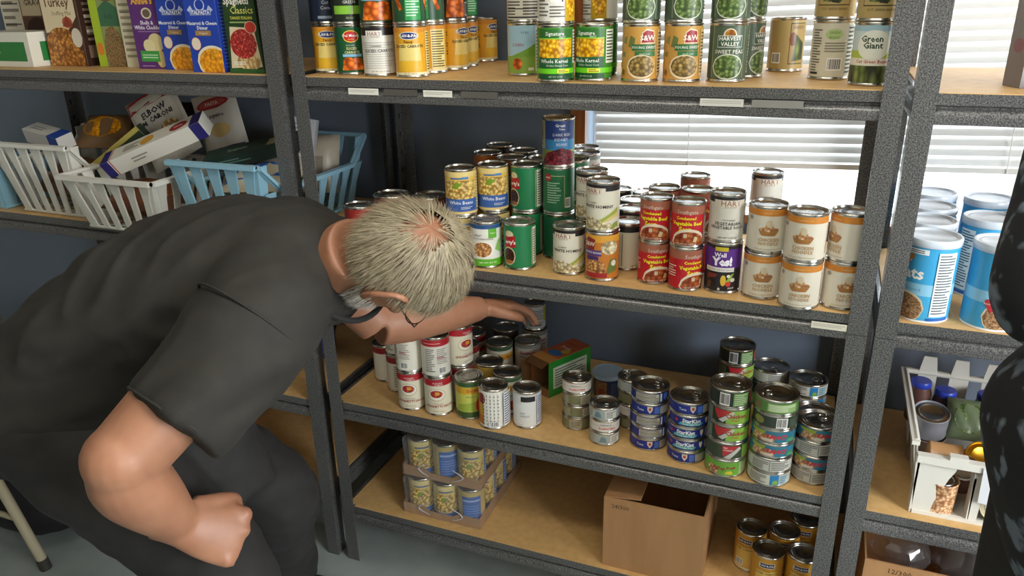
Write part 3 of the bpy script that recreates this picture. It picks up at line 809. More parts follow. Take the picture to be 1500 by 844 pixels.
    'pattern': ('std', '#e9e6dc', [('r', -180, -44, .05, .9, '#c8742c'), ('e', -52, .78, 18, .16, '#8c2030'), ('e', -56, .48, 16, .18, '#d8a13a'), ('r', -46, -44, .05, .9, '#2c2a2e')] +
             [('r', a - .8, a + .8, .04, .98, '#d2d0c6') for a in range(-40, 30, 14)] + [('e', a, t / 10, 2.2, .014, '#26262c') for a in range(-40, 30, 14) for t in range(1, 10, 1)] +
             [('B', -16, 18, .04, .20), ('r', 34, 36, .03, .97, '#31457e'), ('r', 37, 100, .03, .97, '#e6e6e4'), ('L', 40, 96, .06, .94, 13, '#44527e')]),
    'hartwhite': ('hart', '#dfdfdc', [('r', -180, 180, .94, 1, '#cdcdca'), ('r', -28, 34, .78, .94, '#1f1d20'), ('r', -56, -26, .70, .94, '#d6d5d0'), ('T', 'BEEF', -20, .42, 6, '#9a9aa0', .006), ('T', 'GRAVY', -10, .33, 7.6, '#86868c', .006), ('r', 40, 42, .03, .97, '#31457e'), ('r', 43, 100, .03, .97, '#d9dbe0'), ('L', 46, 96, .06, .94, 13, '#44527e'), ('T', 'NET WT', -30, .06, 3.6, '#86868c')]),
    'peach': ('std', '#ddd8c6', [('r', -180, 180, .90, 1, '#3d5c40'), ('r', -60, 60, .62, .80, '#d9a93a'), ('T', 'Del Monte', 14, .71, 9.5, '#b5332c', .02), ('P', [(-50, .10), (50, .06), (50, .40), (-50, .34)], 'carrots'), ('T', 'PEACHES', 0, .5, 6.5, '#4a4a3a')]),
    'boulder': ('std', '#ddd9cf', [('r', -180, 180, .92, 1, '#8e9a94'), ('T', 'Southern', 0, .78, 11.5, '#b02f34', .03), ('L', -40, 40, .62, .68, 1, '#6a675f'), ('T', 'HOME STYLE', 0, .55, 5, '#55524a'), ('T', 'PEAR HALVES', 0, .45, 6.6, '#44423c', .01), ('P', [(-40, .04), (36, .04), (30, .34), (-34, .36)], 'kidney')]),
    'minican': ('mini', '#d5d8dc', [('L', -60, 50, .15, .85, 9, '#6e7480'), ('r', 52, 80, .3, .95, '#c3c03c'), ('r', -30, 40, .12, .16, '#3a3c44')]),
    'gold': ('std', '#c9a54c', [('r', -180, 180, .0, .5, '#8e8a3c'), ('T', 'CREAM STYLE', 0, .7, 6, '#4a3a1a')]),
    'starkist_front': ('tuna', '#20318a', [('r', -180, 180, .0, .12, '#16226a'), ('T', 'StarKist', -6, .66, 12.5, '#f0f2f6', .035), ('P', [(-46, .14), (26, .14), (30, .42), (-42, .46)], '#5fb0b4'), ('T', 'Chunk Light Tuna', -8, .28, 5.4, '#e4f0f0', .01), ('P', [(38, .55), (44, .16), (50, .55), (50, .9), (38, .9)], '#d9c9b4'), ('r', 60, 110, .08, .92, '#d6cdb6'), ('L', 62, 108, .12, .88, 4, '#5a5a6a'), ('e', -52, .6, 5, .16, '#c23a3c')]),
    'starkist_side': ('tuna', '#20318a', [('r', -180, 180, .0, .12, '#16226a'), ('P', [(-12, .55), (-4, .12), (4, .55), (4, .92), (-12, .92)], '#dccdb8'), ('e', -4, .62, 4, .18, '#b5453a'), ('r', 10, 26, .1, .9, '#4f74c8'), ('r', 28, 78, .08, .92, '#cfc6ae'), ('L', 30, 76, .12, .88, 5, '#5a5a6a'), ('T', 'Tuna', -34, .5, 8, '#d8e0ee', .02)]),
    'starkist_panel': ('tuna', '#1d2c7c', [('r', -40, 34, .10, .9, '#cdc6b0'), ('L', -38, 32, .14, .86, 4, '#4c4c5c'), ('r', -38, 32, .44, .56, '#b5ae98'), ('r', 38, 44, .05, .95, '#dfe2ea'), ('P', [(50, .9), (50, .3), (58, .1), (66, .3), (66, .9)], '#4f74c8')]),
    'chicken_front': ('chick', '#2c3a2a', [('r', -6, 70, .04, .96, '#8fbf4a'), ('P', [(-44, .94), (10, .94), (-30, .24)], '#c23237'), ('P', [(-28, .22), (12, .94), (18, .80), (-14, .10)], '#c9c8c0'), ('T', 'Chicken', 22, .58, 13, '#a8283c', .03), ('T', 'breast', 20, .30, 6, '#c9442c', .02), ('r', -90, -50, .05, .95, '#6c7a66')]),
    'chicken_green': ('chick', '#6fae3c', [('P', [(-50, .06), (-14, .06), (-20, .60), (-50, .66)], 'flakes'), ('T', 'Valley', -16, .52, 11, '#a8283c', .03), ('T', 'Fresh', 20, .60, 9, '#a8283c', .03), ('P', [(2, .12), (26, .12), (22, .36), (6, .34)], '#e0d23a'), ('r', 44, 100, .05, .95, '#bcd69a')]),
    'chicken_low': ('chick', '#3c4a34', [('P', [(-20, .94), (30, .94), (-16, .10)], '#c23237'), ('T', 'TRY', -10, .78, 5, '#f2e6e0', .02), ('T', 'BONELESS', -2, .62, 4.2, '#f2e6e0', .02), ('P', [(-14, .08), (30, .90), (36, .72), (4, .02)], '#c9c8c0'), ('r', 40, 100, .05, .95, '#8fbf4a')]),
    'chicken_back': ('chick', '#26302a', [('B', -32, -4, .06, .92), ('r', 6, 52, .06, .94, '#6f9a58'), ('L', 9, 49, .1, .9, 6, '#c9dab0'), ('P', [(56, .2), (70, .2), (70, .9), (60, .9)], '#b5453a')]),
    'fancy_front': ('fish', '#2f7a94', [('P', [(-60, .04), (10, .04), (2, .70), (-50, .74)], 'flakes'), ('P', [(-60, .72), (-20, .60), (-14, .94), (-60, .94)], '#9fae3c'), ('T', 'FANCY', 16, .52, 13, '#c2343a', .05), ('P', [(-26, .10), (6, .06), (4, .30), (-16, .34)], '#d8cdbc'), ('P', [(40, .1), (66, .1), (66, .5), (46, .44)], '#4f9a6a')]),
    'fancy_green': ('fish', '#5d8a45', [('r', -20, 60, .15, .85, '#9fc07a'), ('L', -16, 56, .2, .8, 5, '#e2ecd0'), ('P', [(-64, .1), (-40, .1), (-36, .8), (-64, .8)], '#7a6a44')]),
    'fancy_panel': ('fish', '#c9c8be', [('L', -56, -8, .12, .9, 5, '#6a6a66'), ('L', 0, 52, .12, .9, 5, '#6a6a66'), ('r', -6, -3, .05, .95, '#8e8e88')]),
    'fancy_blue': ('fish', '#cfccbe', [('L', -56, -4, .14, .88, 5, '#6a6a66'), ('r', 6, 30, .05, .95, '#2b7fb8'), ('P', [(12, .1), (28, .1), (26, .5), (14, .44)], '#7fae4a'), ('r', 32, 60, .08, .92, '#a8c8cf'), ('L', 34, 58, .14, .88, 4, '#5a6a7a')]),
    'fancy_dark': ('fish', '#37433a', [('B', 4, 34, .06, .94), ('e', -44, .5, 16, .34, '#8a8a4a'), ('r', 40, 90, .1, .9, '#4a5a4c')]),
    'spread_pink': ('small', '#ded6cc', [('r', -180, 180, .62, .66, '#b9b2a8'), ('T', 'Deviled Ham', 6, .36, 7.4, '#d0453c', .03), ('T', 'Underwood', 0, .76, 5, '#4a4a4a', .01)]),
    'spread_olive': ('small', '#7c7a58', [('r', 20, 70, .06, .94, '#b5ab92'), ('L', 24, 66, .14, .86, 4, '#5a564a'), ('r', -70, -30, .06, .94, '#9a9678')]),
    'spread_grey': ('small', '#a8aeaa', [('r', 14, 60, .08, .92, '#d8d8d0'), ('L', 18, 56, .16, .84, 4, '#6a6a66'), ('P', [(-30, .2), (0, .2), (-4, .7), (-20, .84)], '#6f8a94')]),
    'pears_big': ('big', '#6a3a3a', [('r', -180, 180, .3, .7, '#8a8070'), ('T', 'PEARS', 0, .5, 12, '#e0d6c0')]),
    'red_can': ('std', '#8f2a24', [('r', -180, 180, .05, .3, '#c9a26a'), ('T', 'CHILI', 0, .6, 11, '#efe0c6', .02)]),
    'black_lid': ('hom', '#2b2a2c', [('r', -180, 180, .0, .8, '#c9c4b0'), ('T', 'SPINACH', 0, .5, 7, '#3a3836')]),
    'traybean': ('std', '#e0c56c', [('r', -180, 180, .86, 1, '#e6d08c'), ('r', -34, 30, .80, .84, '#3a5f9e'), ('r', -58, 58, .16, .74, 'whitebeans'), ('P', [(-28, .52), (-14, .66), (8, .64), (-10, .50)], '#8a9a3c'), ('r', -180, 180, .0, .14, '#4a6fb4'), ('r', 62, 130, .04, .96, '#5578ba'), ('L', 66, 126, .1, .9, 8, '#b8c6e2')]),
    'traybean_side': ('std', '#c9b06a', [('r', -50, 34, .04, .86, '#4668ac'), ('r', -46, 30, .70, .76, '#9fb2da'), ('L', -44, 26, .12, .6, 6, '#6f8cc6')]),
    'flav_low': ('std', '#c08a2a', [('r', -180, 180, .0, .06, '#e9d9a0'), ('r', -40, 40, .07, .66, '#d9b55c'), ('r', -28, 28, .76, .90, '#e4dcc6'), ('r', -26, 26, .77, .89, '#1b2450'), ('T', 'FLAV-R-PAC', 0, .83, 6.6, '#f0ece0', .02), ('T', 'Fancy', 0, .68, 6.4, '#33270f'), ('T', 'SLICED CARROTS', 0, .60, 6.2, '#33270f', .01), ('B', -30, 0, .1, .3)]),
}

_BODY, _LID, _LAB, _TAB = {}, {}, {}, {}


def can_meshes(size):
    if size not in _BODY:
        r, h = SIZE[size]
        m = MB()
        m.lathe([(0.0005, .003), (r - .006, .003), (r - .004, .0022), (r - .0028, .0004), (r - .0012, 0), (r + .0002, .0012), (r + .0002, .0026), (r - .0008, .0042),
                 (r - .0012, .0058), (r - .0012, h - .0058), (r - .0008, h - .0042), (r + .0002, h - .0026), (r + .0002, h - .0012), (r - .0012, h), (r - .0026, h - .0006), (r - .0034, h - .0040)], M_TIN, 40)
        _BODY[size] = m.build('body', data_only=True, smooth=50)
        m = MB()
        z = h - .0040
        m.lathe([(r - .0034, z), (r - .0052, z - .0006), (r - .0070, z + .0002), (r * .74, z + .0002), (r * .71, z + .0010), (r * .68, z + .0002), (r * .60, z - .0004), (r * .57, z + .0004), (r * .54, z - .0004), (r * .2, z - .0004), (.0004, z - .0002)], M_LID, 40)
        _LID[size] = m.build('lid', data_only=True, smooth=50)
        if size in ('tuna', 'chick', 'fish', 'small'):
            m = MB()
            rr = r * .20
            ring = [(rr * math.cos(a), -r * .36 + rr * .75 * math.sin(a), z + .0020) for a in [2 * math.pi * i / 16 for i in range(16)]]
            m.tube(ring, .0014, M_TIN, 6, closed=True)
            m.add([(-rr * .5, -r * .36 - rr * .6, z + .0022), (rr * .5, -r * .36 - rr * .6, z + .0022), (rr * .34, -r * .74, z + .0016), (-rr * .34, -r * .74, z + .0016)], [(3, 2, 1, 0)], M_TIN)
            m.lathe([(.0026, z), (.0024, z + .0026), (.0004, z + .003)], M_TIN, 10, (0, -r * .66))
            _TAB[size] = m.build('pull_tab', data_only=True, smooth=50)
    return _BODY[size], _LID[size]


def label_mesh(des):
    if des not in _LAB:
        size, base, items = DES[des]
        r, h = SIZE[size]
        rl = r - .0009
        z0, z1 = (.0056, h - .0056) if h > .05 else (.0040, h - .0040)
        m = MB()
        m.lathe([(rl - .0006, z0), (rl, z0 + .0001), (rl, z1 - .0001), (rl - .0006, z1)], colour(base), 40)
        random.seed(hash(des) % 1 + len(des))

        def mp(s, t, lift):
            a = s / rl
            return ((rl + lift) * math.sin(a), -(rl + lift) * math.cos(a), z0 + t)
        print_items(m, items, rl * math.pi / 180, z1 - z0, mp, 0.38, rl * math.radians(7.5))
        _LAB[des] = m.build('label', data_only=True, smooth=40)
    return _LAB[des]


def can(des, x, y, z, rot, label, group=None, name='food_can', tabrot=None):
    """rot 0 turns the front of the label towards the aisle at the viewer's place"""
    size = DES[des][0]
    bm, lm = can_meshes(size)
    rz = math.atan2(CAM.x - x, -(CAM.y - y)) + math.radians(rot)
    e = empty(name, (x, y, z), rz, label, 'can', group)
    link('body', bm, e)
    link('label', label_mesh(des), e)
    ld = link('lid', lm, e)
    if size in _TAB:
        t = link('pull_tab', _TAB[size], ld)
        t.rotation_euler = (0, 0, math.radians(random.uniform(0, 360) if tabrot is None else tabrot))
    return e


DECK = {1: D1, 2: D2, 3: D3, 4: D4}
ORD = {2: ['lower', 'upper'], 3: ['bottom', 'middle', 'top'], 4: ['bottom', 'second-from-bottom', 'third-from-bottom', 'top'],
       5: ['bottom', 'second-from-bottom', 'middle', 'second-from-top', 'top'], 6: ['bottom', 'second-from-bottom', 'third-from-bottom', 'third-from-top', 'second-from-top', 'top']}


def stack(key, spec, name='food_can', group=None):
    """spec: list of (design, rotation, label), from the deck up"""
    dk, size, x, y = POS[key]
    z = DECK[dk] + .0004
    for i, (des, rot, lab) in enumerate(spec):
        dx, dy = (random.uniform(-.0016, .0016), random.uniform(-.0016, .0016)) if i else (0, 0)
        can(des, x + dx, y + dy, z, rot, lab, group, name)
        z += SIZE[DES[des][0]][1] + .0003


def tall(key, what, designs, where, name, group):
    n = len(designs)
    stack(key, [(d[0], d[1], '%s %s, %s' % (ORD[n][i], what if len(d) < 3 else d[2], where)) for i, d in enumerate(designs)], name, group)


random.seed(11)
POS['RedStack'] = (1, 'std', .004, .185)
# --- top deck: vegetables
G1 = 'canned vegetables on the top deck'
stack('A1', [('flav', -4, 'yellow sliced-carrot can next to the left post, under a navy can'), ('navy_top', 0, 'navy blue can by the left post on a yellow carrot can')], 'vegetable_can', G1)
stack('RedStack', [('red_can', 20, 'lower red can squeezed behind the left post'), ('red_can', -30, 'upper red can squeezed behind the left post')], 'vegetable_can', G1)
stack('A2', [('delmonte_carrots', 0, 'dark green sliced-carrot can with red crest logo, bottom row'), ('sliced_green', 6, 'dark can with bright green band on the green carrot can')], 'vegetable_can', G1)
stack('A3', [('hart_carrots', 2, 'white sliced-carrot can with black top band'), ('carrot_band', 4, 'can with orange carrot slices and pale blue band, on the white carrot can')], 'vegetable_can', G1)
stack('A4', [('flav', -8, 'yellow sliced-carrot can at the front beside the white carrot can'), ('green_carrot', 0, 'green can showing whole carrots, on the front yellow carrot can')], 'vegetable_can', G1)
stack('A5', [('flav', -60, 'yellow carrot can turned to its ingredients panel, behind the front one'), ('green_carrot', -40, 'green carrot can behind another green carrot can in the upper row')], 'vegetable_can', G1)
stack('A6', [('flav', 48, 'yellow carrot can with its front turned aside, under a dark can'), ('brown_carrot', 10, 'dark brown can with carrots and barcode in the upper row')], 'vegetable_can', G1)
for k, up in (('A6b', 0), ('A7', 1), ('A8', 0)):
    sp = [('flav', 52, {'A6b': 'yellow carrot can behind the one under the dark brown can', 'A7': 'yellow carrot can next to last in the row towards the wall', 'A8': 'yellow carrot can at the wall, last of its row'}[k])]
    if up:
        sp.append(('green_carrot', 30, 'green carrot can highest towards the wall above yellow carrot cans'))
    stack(k, sp, 'vegetable_can', G1)
stack('B1', [('field', -6, 'corn can with sky and green field on its label'), ('nutri_white', 0, 'white can turned to its ingredients text, above the green field can')], 'vegetable_can', G1)
stack('B2', [('kernel', 0, 'whole kernel corn can, front facing out, under a barcode can'), ('corn_back', -10, 'corn can turned to its barcode, on the whole kernel corn')], 'vegetable_can', G1)
stack('B3', [('kernel', -26, 'whole kernel corn can turned to the side with nothing on it')], 'vegetable_can', G1)
stack('B3r1', [('kernel', -80, 'green corn can hidden behind the front pair of corn cans'), ('corn_back', -70, 'yellow corn can in the upper row behind the barcode can')], 'vegetable_can', G1)
stack('B3r2', [('kernel', 70, 'green corn can in shadow beside the tan pea cans'), ('corn_back', -4, 'white barcode can in the upper row next to the peas')], 'vegetable_can', G1)
stack('B4', [('sw_peas', -8, 'tan young-peas can with red badge, nearer the corn'), ('harvest', -2, 'green pea can on the tan pea can nearer the corn')], 'vegetable_can', G1)
stack('B5', [('sw_peas', -4, 'tan young-peas can with red badge beside the green sweet peas'), ('harvest', 14, 'green pea can on the tan can beside the sweet peas')], 'vegetable_can', G1)
stack('B6', [('harvest', 2, 'green sweet peas can with white lettering, bottom row'), ('harvest', 0, 'green pea can directly on the other sweet peas can')], 'vegetable_can', G1)
stack('B6b', [('harvest', 60, 'green pea can standing behind the sweet peas can'), ('harvest', 50, 'upper green pea can behind the sweet peas stack')], 'vegetable_can', G1)
stack('B7', [('tan_beans', 6, 'tan green-bean can alone at the back by the blind')], 'vegetable_can', G1)
stack('B8', [('nutri_green', 2, 'pale can turned to nutrition panel and barcode, bottom row'), ('tan_upper', -2, 'tan green-bean can on the pale barcode can')], 'vegetable_can', G1)
stack('B9', [('giant', 0, 'cut green beans can with pale blue label by the right post'), ('tan_upper', 6, 'tan green-bean can by the right post, upper row')], 'vegetable_can', G1)

# --- second deck: beans, hominy, soups
G2 = 'beans and hominy on the second deck'
stack('C1', [('whitebean', 0, 'lower white beans can behind the man\'s head'), ('whitebean', -2, 'upper white beans can with blue band, nearer the man\'s head')], 'bean_can', G2)
stack('C2', [('whitebean', 10, 'lower white beans can, hidden by the leafy bean can'), ('whitebean', 4, 'upper white beans can next to the green refried cans')], 'bean_can', G2)
stack('C3', [('refried', 10, 'lower green can of the pair beside the white beans'), ('refried', -12, 'upper green refried can with red banner beside white beans')], 'bean_can', G2)
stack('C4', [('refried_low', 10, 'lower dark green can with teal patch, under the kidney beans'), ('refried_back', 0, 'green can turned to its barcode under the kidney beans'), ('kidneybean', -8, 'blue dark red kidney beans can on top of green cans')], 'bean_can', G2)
stack('C5', [('refried_back', 60, 'lower green can behind the barcode green can'), ('refried_back', -40, 'upper green can behind the barcode green can')], 'bean_can', G2)
for k, dsg, lab in (('Cr1', 'orange_top', 'orange-labelled can behind the upper white beans'), ('Cr2', 'plain_dark', 'brown can farthest back near the blue wall'), ('Cr3', 'plain_dark', 'brown can at the back between orange can and kidney beans'),
                    ('Cr4', 'orange_top', 'orange-brown can directly behind the second white beans'), ('Cr5', 'refried_back', 'green can directly behind the red banner refried can')):
    stack(k, [(dsg, 20, 'lower ' + lab), (dsg, -10, 'upper ' + lab)], 'bean_can', G2)
stack('Cq1', [('boulder', 30, 'lower pale can at the wall by the wooden window casing'), ('boulder', -30, 'upper pale can at the wall by the wooden window casing')], 'bean_can', G2)
stack('Cq2', [('refried', 90, 'lower green can just before the window casing'), ('boulder', 60, 'upper pale can between green can and window casing')], 'bean_can', G2)
stack('D1', [('beans_green_leaf', -2, 'white bean can with navy rim and green leaf, front row')], 'bean_can', G2)
stack('D2', [('refried', 0, 'single green refried beans can in the front row')], 'bean_can', G2)
stack('D3', [('hominy', 8, 'single white hominy can in the front row')], 'bean_can', G2)
stack('D4', [('sw_beans', -2, 'orange bean can with purple band under a hominy can'), ('hominy', -6, 'white hominy can standing on the orange bean can')], 'bean_can', G2)
stack('Hh1', [('hominy', 30, 'lower white hominy can behind the orange bean can stack'), ('hominy', -4, 'upper white hominy can behind the hominy on orange can')], 'bean_can', G2)
stack('Dh', [('hominy_back', 0, 'cream can with black top turned backwards beside soup cans')], 'bean_can', G2)
for k, lab in (('l1', 'at the wall by the pale bean cans'), ('l2', 'third from the front behind the backward hominy'), ('l3', 'directly behind the backward hominy'), ('l4', 'at the wall below the window')):
    stack(k, [('black_lid', 20, 'single can with black top band ' + lab)], 'food_can', G2)
G3 = 'soups on the second deck'
stack('E1', [('vegbeef', 14, 'lower red vegetable beef soup, stack beside the backward hominy'), ('vegbeef', -14, 'upper red vegetable beef soup, stack beside the backward hominy')], 'soup_can', G3)
stack('E2', [('vegbeef', 34, 'lower red vegetable beef soup turned away, beside the purple can'), ('vegbeef', -2, 'upper red vegetable beef soup facing out, beside the grey vegetarian soup')], 'soup_can', G3)
for k, lab in (('E1r', 'second row, nearer the hominy'), ('E2r', 'second row, nearer the vegetarian soup'), ('E3r', 'last row before the window')):
    stack(k, [('vegbeef', 100, 'lower brown-red soup can, ' + lab), ('vegbeef', 80, 'upper brown-red soup can, ' + lab)], 'soup_can', G3)
stack('F', [('wellyes', -6, 'purple and black soup can with big white lettering'), ('hartveg', 2, 'grey vegetarian vegetable soup can on the purple soup can')], 'soup_can', G3)
stack('G', [('hartveg', -10, 'lower grey vegetarian soup can behind the noodle soups'), ('hartveg', 2, 'upper grey vegetarian soup can standing before the bright window')], 'soup_can', G3)
for k, lab in (('H1', 'stack beside the purple soup'), ('H2', 'middle stack of three'), ('H3', 'stack at the right post')):
    r = {'H1': (4, 6), 'H2': (0, -6), 'H3': (16, -50)}[k]
    stack(k, [('noodle', r[0], 'lower cream noodle soup with orange band, ' + lab), ('noodle', r[1], 'upper cream noodle soup with orange band, ' + lab)], 'soup_can', G3)
stack('Big1', [('pears_big', 0, 'large can with dark lid behind the man\'s head, nearer the post')], 'food_can', G2)
stack('Big2', [('pears_big', 40, 'large can with dark lid behind the man\'s head, nearer the white beans')], 'food_can', G2)
stack('Red', [('red_can', 0, 'dark red can by the left post behind the man\'s head')], 'food_can', G2)

# --- third deck: sauces, fruit, meat and fish
G4 = 'sauce cans on the third deck'
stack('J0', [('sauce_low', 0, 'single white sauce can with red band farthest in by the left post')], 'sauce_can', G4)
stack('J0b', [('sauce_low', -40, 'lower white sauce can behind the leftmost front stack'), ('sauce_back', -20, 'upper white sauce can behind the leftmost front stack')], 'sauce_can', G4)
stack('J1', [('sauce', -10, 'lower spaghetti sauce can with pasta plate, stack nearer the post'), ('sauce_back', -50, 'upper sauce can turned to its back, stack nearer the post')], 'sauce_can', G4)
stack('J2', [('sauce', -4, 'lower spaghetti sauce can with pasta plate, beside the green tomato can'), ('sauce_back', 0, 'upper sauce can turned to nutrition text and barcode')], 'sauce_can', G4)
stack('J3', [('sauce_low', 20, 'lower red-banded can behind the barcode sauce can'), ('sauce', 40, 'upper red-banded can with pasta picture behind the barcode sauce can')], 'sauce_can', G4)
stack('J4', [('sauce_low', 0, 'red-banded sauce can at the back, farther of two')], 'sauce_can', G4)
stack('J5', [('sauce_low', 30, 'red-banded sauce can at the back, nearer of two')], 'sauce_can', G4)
G5 = 'fruit and tomato cans on the third deck'
stack('K1', [('peach', 20, 'peach can with green lid band at the back')], 'food_can', G5)
stack('K2', [('boulder', 0, 'white can with red lettering in the back row before the snack box')], 'food_can', G5)
stack('K3', [('boulder', 24, 'white can with red lettering at the wall under a small can'), ('minican', 0, 'small white can the man\'s hand reaches for')], 'food_can', G5)
stack('K4', [('plain_dark', 0, 'dark can at the wall behind the peach can')], 'food_can', G5)
stack('L1', [('gold', 0, 'gold-labelled can behind the green tomato can')], 'food_can', G5)
stack('M1', [('delmonte_tom', -2, 'green and yellow can with a red tomato, front row')], 'food_can', G5)
stack('M2', [('peach', 30, 'peach can with green lid band behind the grid-pattern can')], 'food_can', G5)
stack('M3', [('pattern', 0, 'white can with dotted grid pattern and barcode')], 'food_can', G5)
stack('M4', [('hartwhite', 0, 'plain white gravy can with black corner patch')], 'food_can', G5)
G6 = 'small meat spread cans'
tall('N1', 'spread can', [('spread_olive', -50, 'olive spread can with pale patch'), ('spread_olive', 0, 'olive spread can'), ('spread_olive', -6, 'olive spread can'), ('spread_pink', -4, 'pale spread can with red lettering')], 'four-high stack by the snack box', 'spread_can', G6)
tall('N2', 'spread can', [('spread_grey', 10, 'pinkish spread can'), ('spread_pink', 4, 'pale spread can with red lettering'), ('spread_grey', -10, 'silvery spread can')], 'three-high stack in front of the tub', 'spread_can', G6)
tall('N4', 'brown spread can', [('spread_olive', 30), ('spread_pink', 60), ('spread_olive', 80), ('spread_grey', 40)], 'four-high stack behind the blue tuna', 'spread_can', G6)
G7 = 'blue tuna cans'
tall('O1', 'blue tuna can', [('starkist_side', 10), ('starkist_panel', 10), ('starkist_panel', 2), ('starkist_side', 4), ('starkist_panel', -6)], 'stack beside the meat spreads', 'tuna_can', G7)
tall('O2', 'blue tuna can', [('starkist_side', 0), ('starkist_front', 0), ('starkist_front', 2), ('starkist_front', 14), ('starkist_side', 16)], 'stack beside the green chicken', 'tuna_can', G7)
G8 = 'canned chicken'
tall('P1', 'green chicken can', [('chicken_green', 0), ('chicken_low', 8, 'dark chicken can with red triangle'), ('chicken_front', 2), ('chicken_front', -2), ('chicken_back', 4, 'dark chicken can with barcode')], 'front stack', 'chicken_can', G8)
G9 = 'canned fish'
tall('P2', 'fish can', [('fancy_blue', 0, 'white fish can with blue square'), ('fancy_panel', 6, 'white nutrition-side fish can'), ('fancy_front', 0, 'teal fish can'), ('fancy_front', -4, 'teal fish can'), ('fancy_dark', 2, 'dark barcode fish can'), ('fancy_green', 0, 'green fish can')], 'six-high front stack', 'fish_can', G9)
tall('R2', 'fish can', [('fancy_panel', 4, 'white fish can'), ('fancy_front', -4, 'teal fish can'), ('fancy_panel', 16, 'white fish can'), ('fancy_front', 14, 'teal fish can')], 'front stack at the right post', 'fish_can', G9)
tall('R1', 'fish can', [('fancy_dark', 30), ('fancy_dark', 60), ('fancy_dark', -60)], 'dark stack second from the right post front', 'fish_can', G9)
tall('Q2', 'fish can', [('fancy_panel', 30), ('fancy_blue', 30), ('fancy_blue', 2)], 'pale blue stack near the wall by the right post', 'fish_can', G9)
tall('Q1', 'fish can', [('fancy_panel', 0), ('fancy_dark', 30), ('fancy_panel', 50)], 'stack at the wall behind the chicken', 'fish_can', G9)
tall('P0', 'chicken can', [('chicken_front', 40), ('chicken_front', -30), ('chicken_front', 20), ('chicken_back', 8)], 'rear stack rising above the others', 'chicken_can', G8)

# --- bottom deck: carrot cans
G10 = 'yellow carrot cans on the bottom deck'
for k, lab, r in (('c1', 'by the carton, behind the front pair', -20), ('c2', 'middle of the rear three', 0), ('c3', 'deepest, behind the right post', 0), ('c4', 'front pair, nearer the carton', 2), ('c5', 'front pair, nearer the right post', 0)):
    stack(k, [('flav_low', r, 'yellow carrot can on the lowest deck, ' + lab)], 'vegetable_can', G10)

# ------------------------------------------------------------------ boxes
def carton_box(name, label, w, d, h, x, y, z, rz, base, front, right=None, left=None, top=None, cat='box', group=None, tilt=None, taper=0.0):
    """printed carton: origin at the middle of the bottom front edge; front faces -y"""
    e = empty(name, (x, y, z), rz, label, cat, group)
    if tilt:
        e.rotation_euler = tilt
    m = MB()
    b = 0.0012
    xs = w / 2
    vs = []
    for zz, k in ((0, 0), (h, taper)):
        for px, py in ((-xs + b, 0), (xs - b, 0), (xs, b), (xs, d - b), (xs - b, d), (-xs + b, d), (-xs, d - b), (-xs, b)):
            vs.append((px * (1 - k) - 0.3 * k * w, py, zz))
    fs = [(i, (i + 1) % 8, 8 + (i + 1) % 8, 8 + i) for i in range(8)] + [tuple(range(7, -1, -1)), tuple(range(8, 16))]
    m.add(vs, fs, colour(base))
    for items, su, hh, mf in ((front, w, h, lambda s, t, l: (s * (1 - taper * t / h) - 0.3 * taper * w * t / h, -l, t)),
                              (right, d, h, lambda s, t, l: (xs * (1 - taper * t / h) - 0.3 * taper * w * t / h + l, d / 2 + s, t)),
                              (left, d, h, lambda s, t, l: (-xs - l, d / 2 - s, t)),
                              (top, w, d, lambda s, t, l: (s, t, h + l))):
        if items:
            print_items(m, items, su / 100, hh, mf)
    m.build('carton', e, 0)
    return e


ZL1 = L1 + .0005
carton_box('food_box', 'white and green flat carton lying in front of the gravy box', .235, .13, .088, -1.02, .055, ZL1, 0, '#dcd8c8',
           [('r', -50, 42, .16, .72, '#2f7a3c'), ('T', 'TEA', -2, .42, 9, '#d8e2cc')], [('r', -26, 36, .16, .72, '#2f7a3c')])
carton_box('gravy_box', 'brown gravy packet box with white ingredients panel behind the green carton', .17, .05, .20, -1.125, .235, ZL1, .1, '#6b4a34',
           [('r', -50, -8, .0, 1, '#ddd5c2'), ('L', -47, -12, .05, .95, 9, '#8a8272'), ('r', -47, -12, .50, .515, '#3a342c'), ('r', -47, -12, .78, .795, '#3a342c'), ('r', -6, 50, .62, 1, '#d8c8a6'), ('T', 'GRAVY', 22, .80, 22, '#3a2416', .01), ('e', 22, .36, 26, .24, '#3c2018'), ('e', 22, .20, 26, .10, '#b98c6c')],
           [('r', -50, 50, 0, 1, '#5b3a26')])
carton_box('stuffing_box', 'turkey stuffing mix box with a heap of golden stuffing', .132, .085, .20, -.825, .10, ZL1, 0, '#4a2e20',
           [('P', [(-46, .42), (20, .46), (44, .62), (44, 1), (-46, 1)], '#dccba6'), ('T', 'Turkey', -4, .80, 32, '#5c2a18', .015), ('T', 'Stuffing Mix', 6, .665, 15, '#8a6a48'), ('e', 18, .55, 14, .07, '#b0552c'), ('P', [(4, .50), (32, .50), (18, .64)], '#8a3a24'),
            ('e', -6, .24, 46, .25, 'stuffing', -50, 46), ('r', -50, 46, .0, .20, 'stuffing'), ('e', 36, .36, 14, .12, '#d6cbb6')],
           [('r', -46, 46, .0, 1, '#39231a'), ('L', -30, 30, .30, .96, 9, '#8c7a66'), ('r', -34, 34, .10, .26, '#7a6656'), ('r', -30, 30, .42, .46, '#cfc4b0'), ('r', -30, 30, .60, .64, '#cfc4b0')])
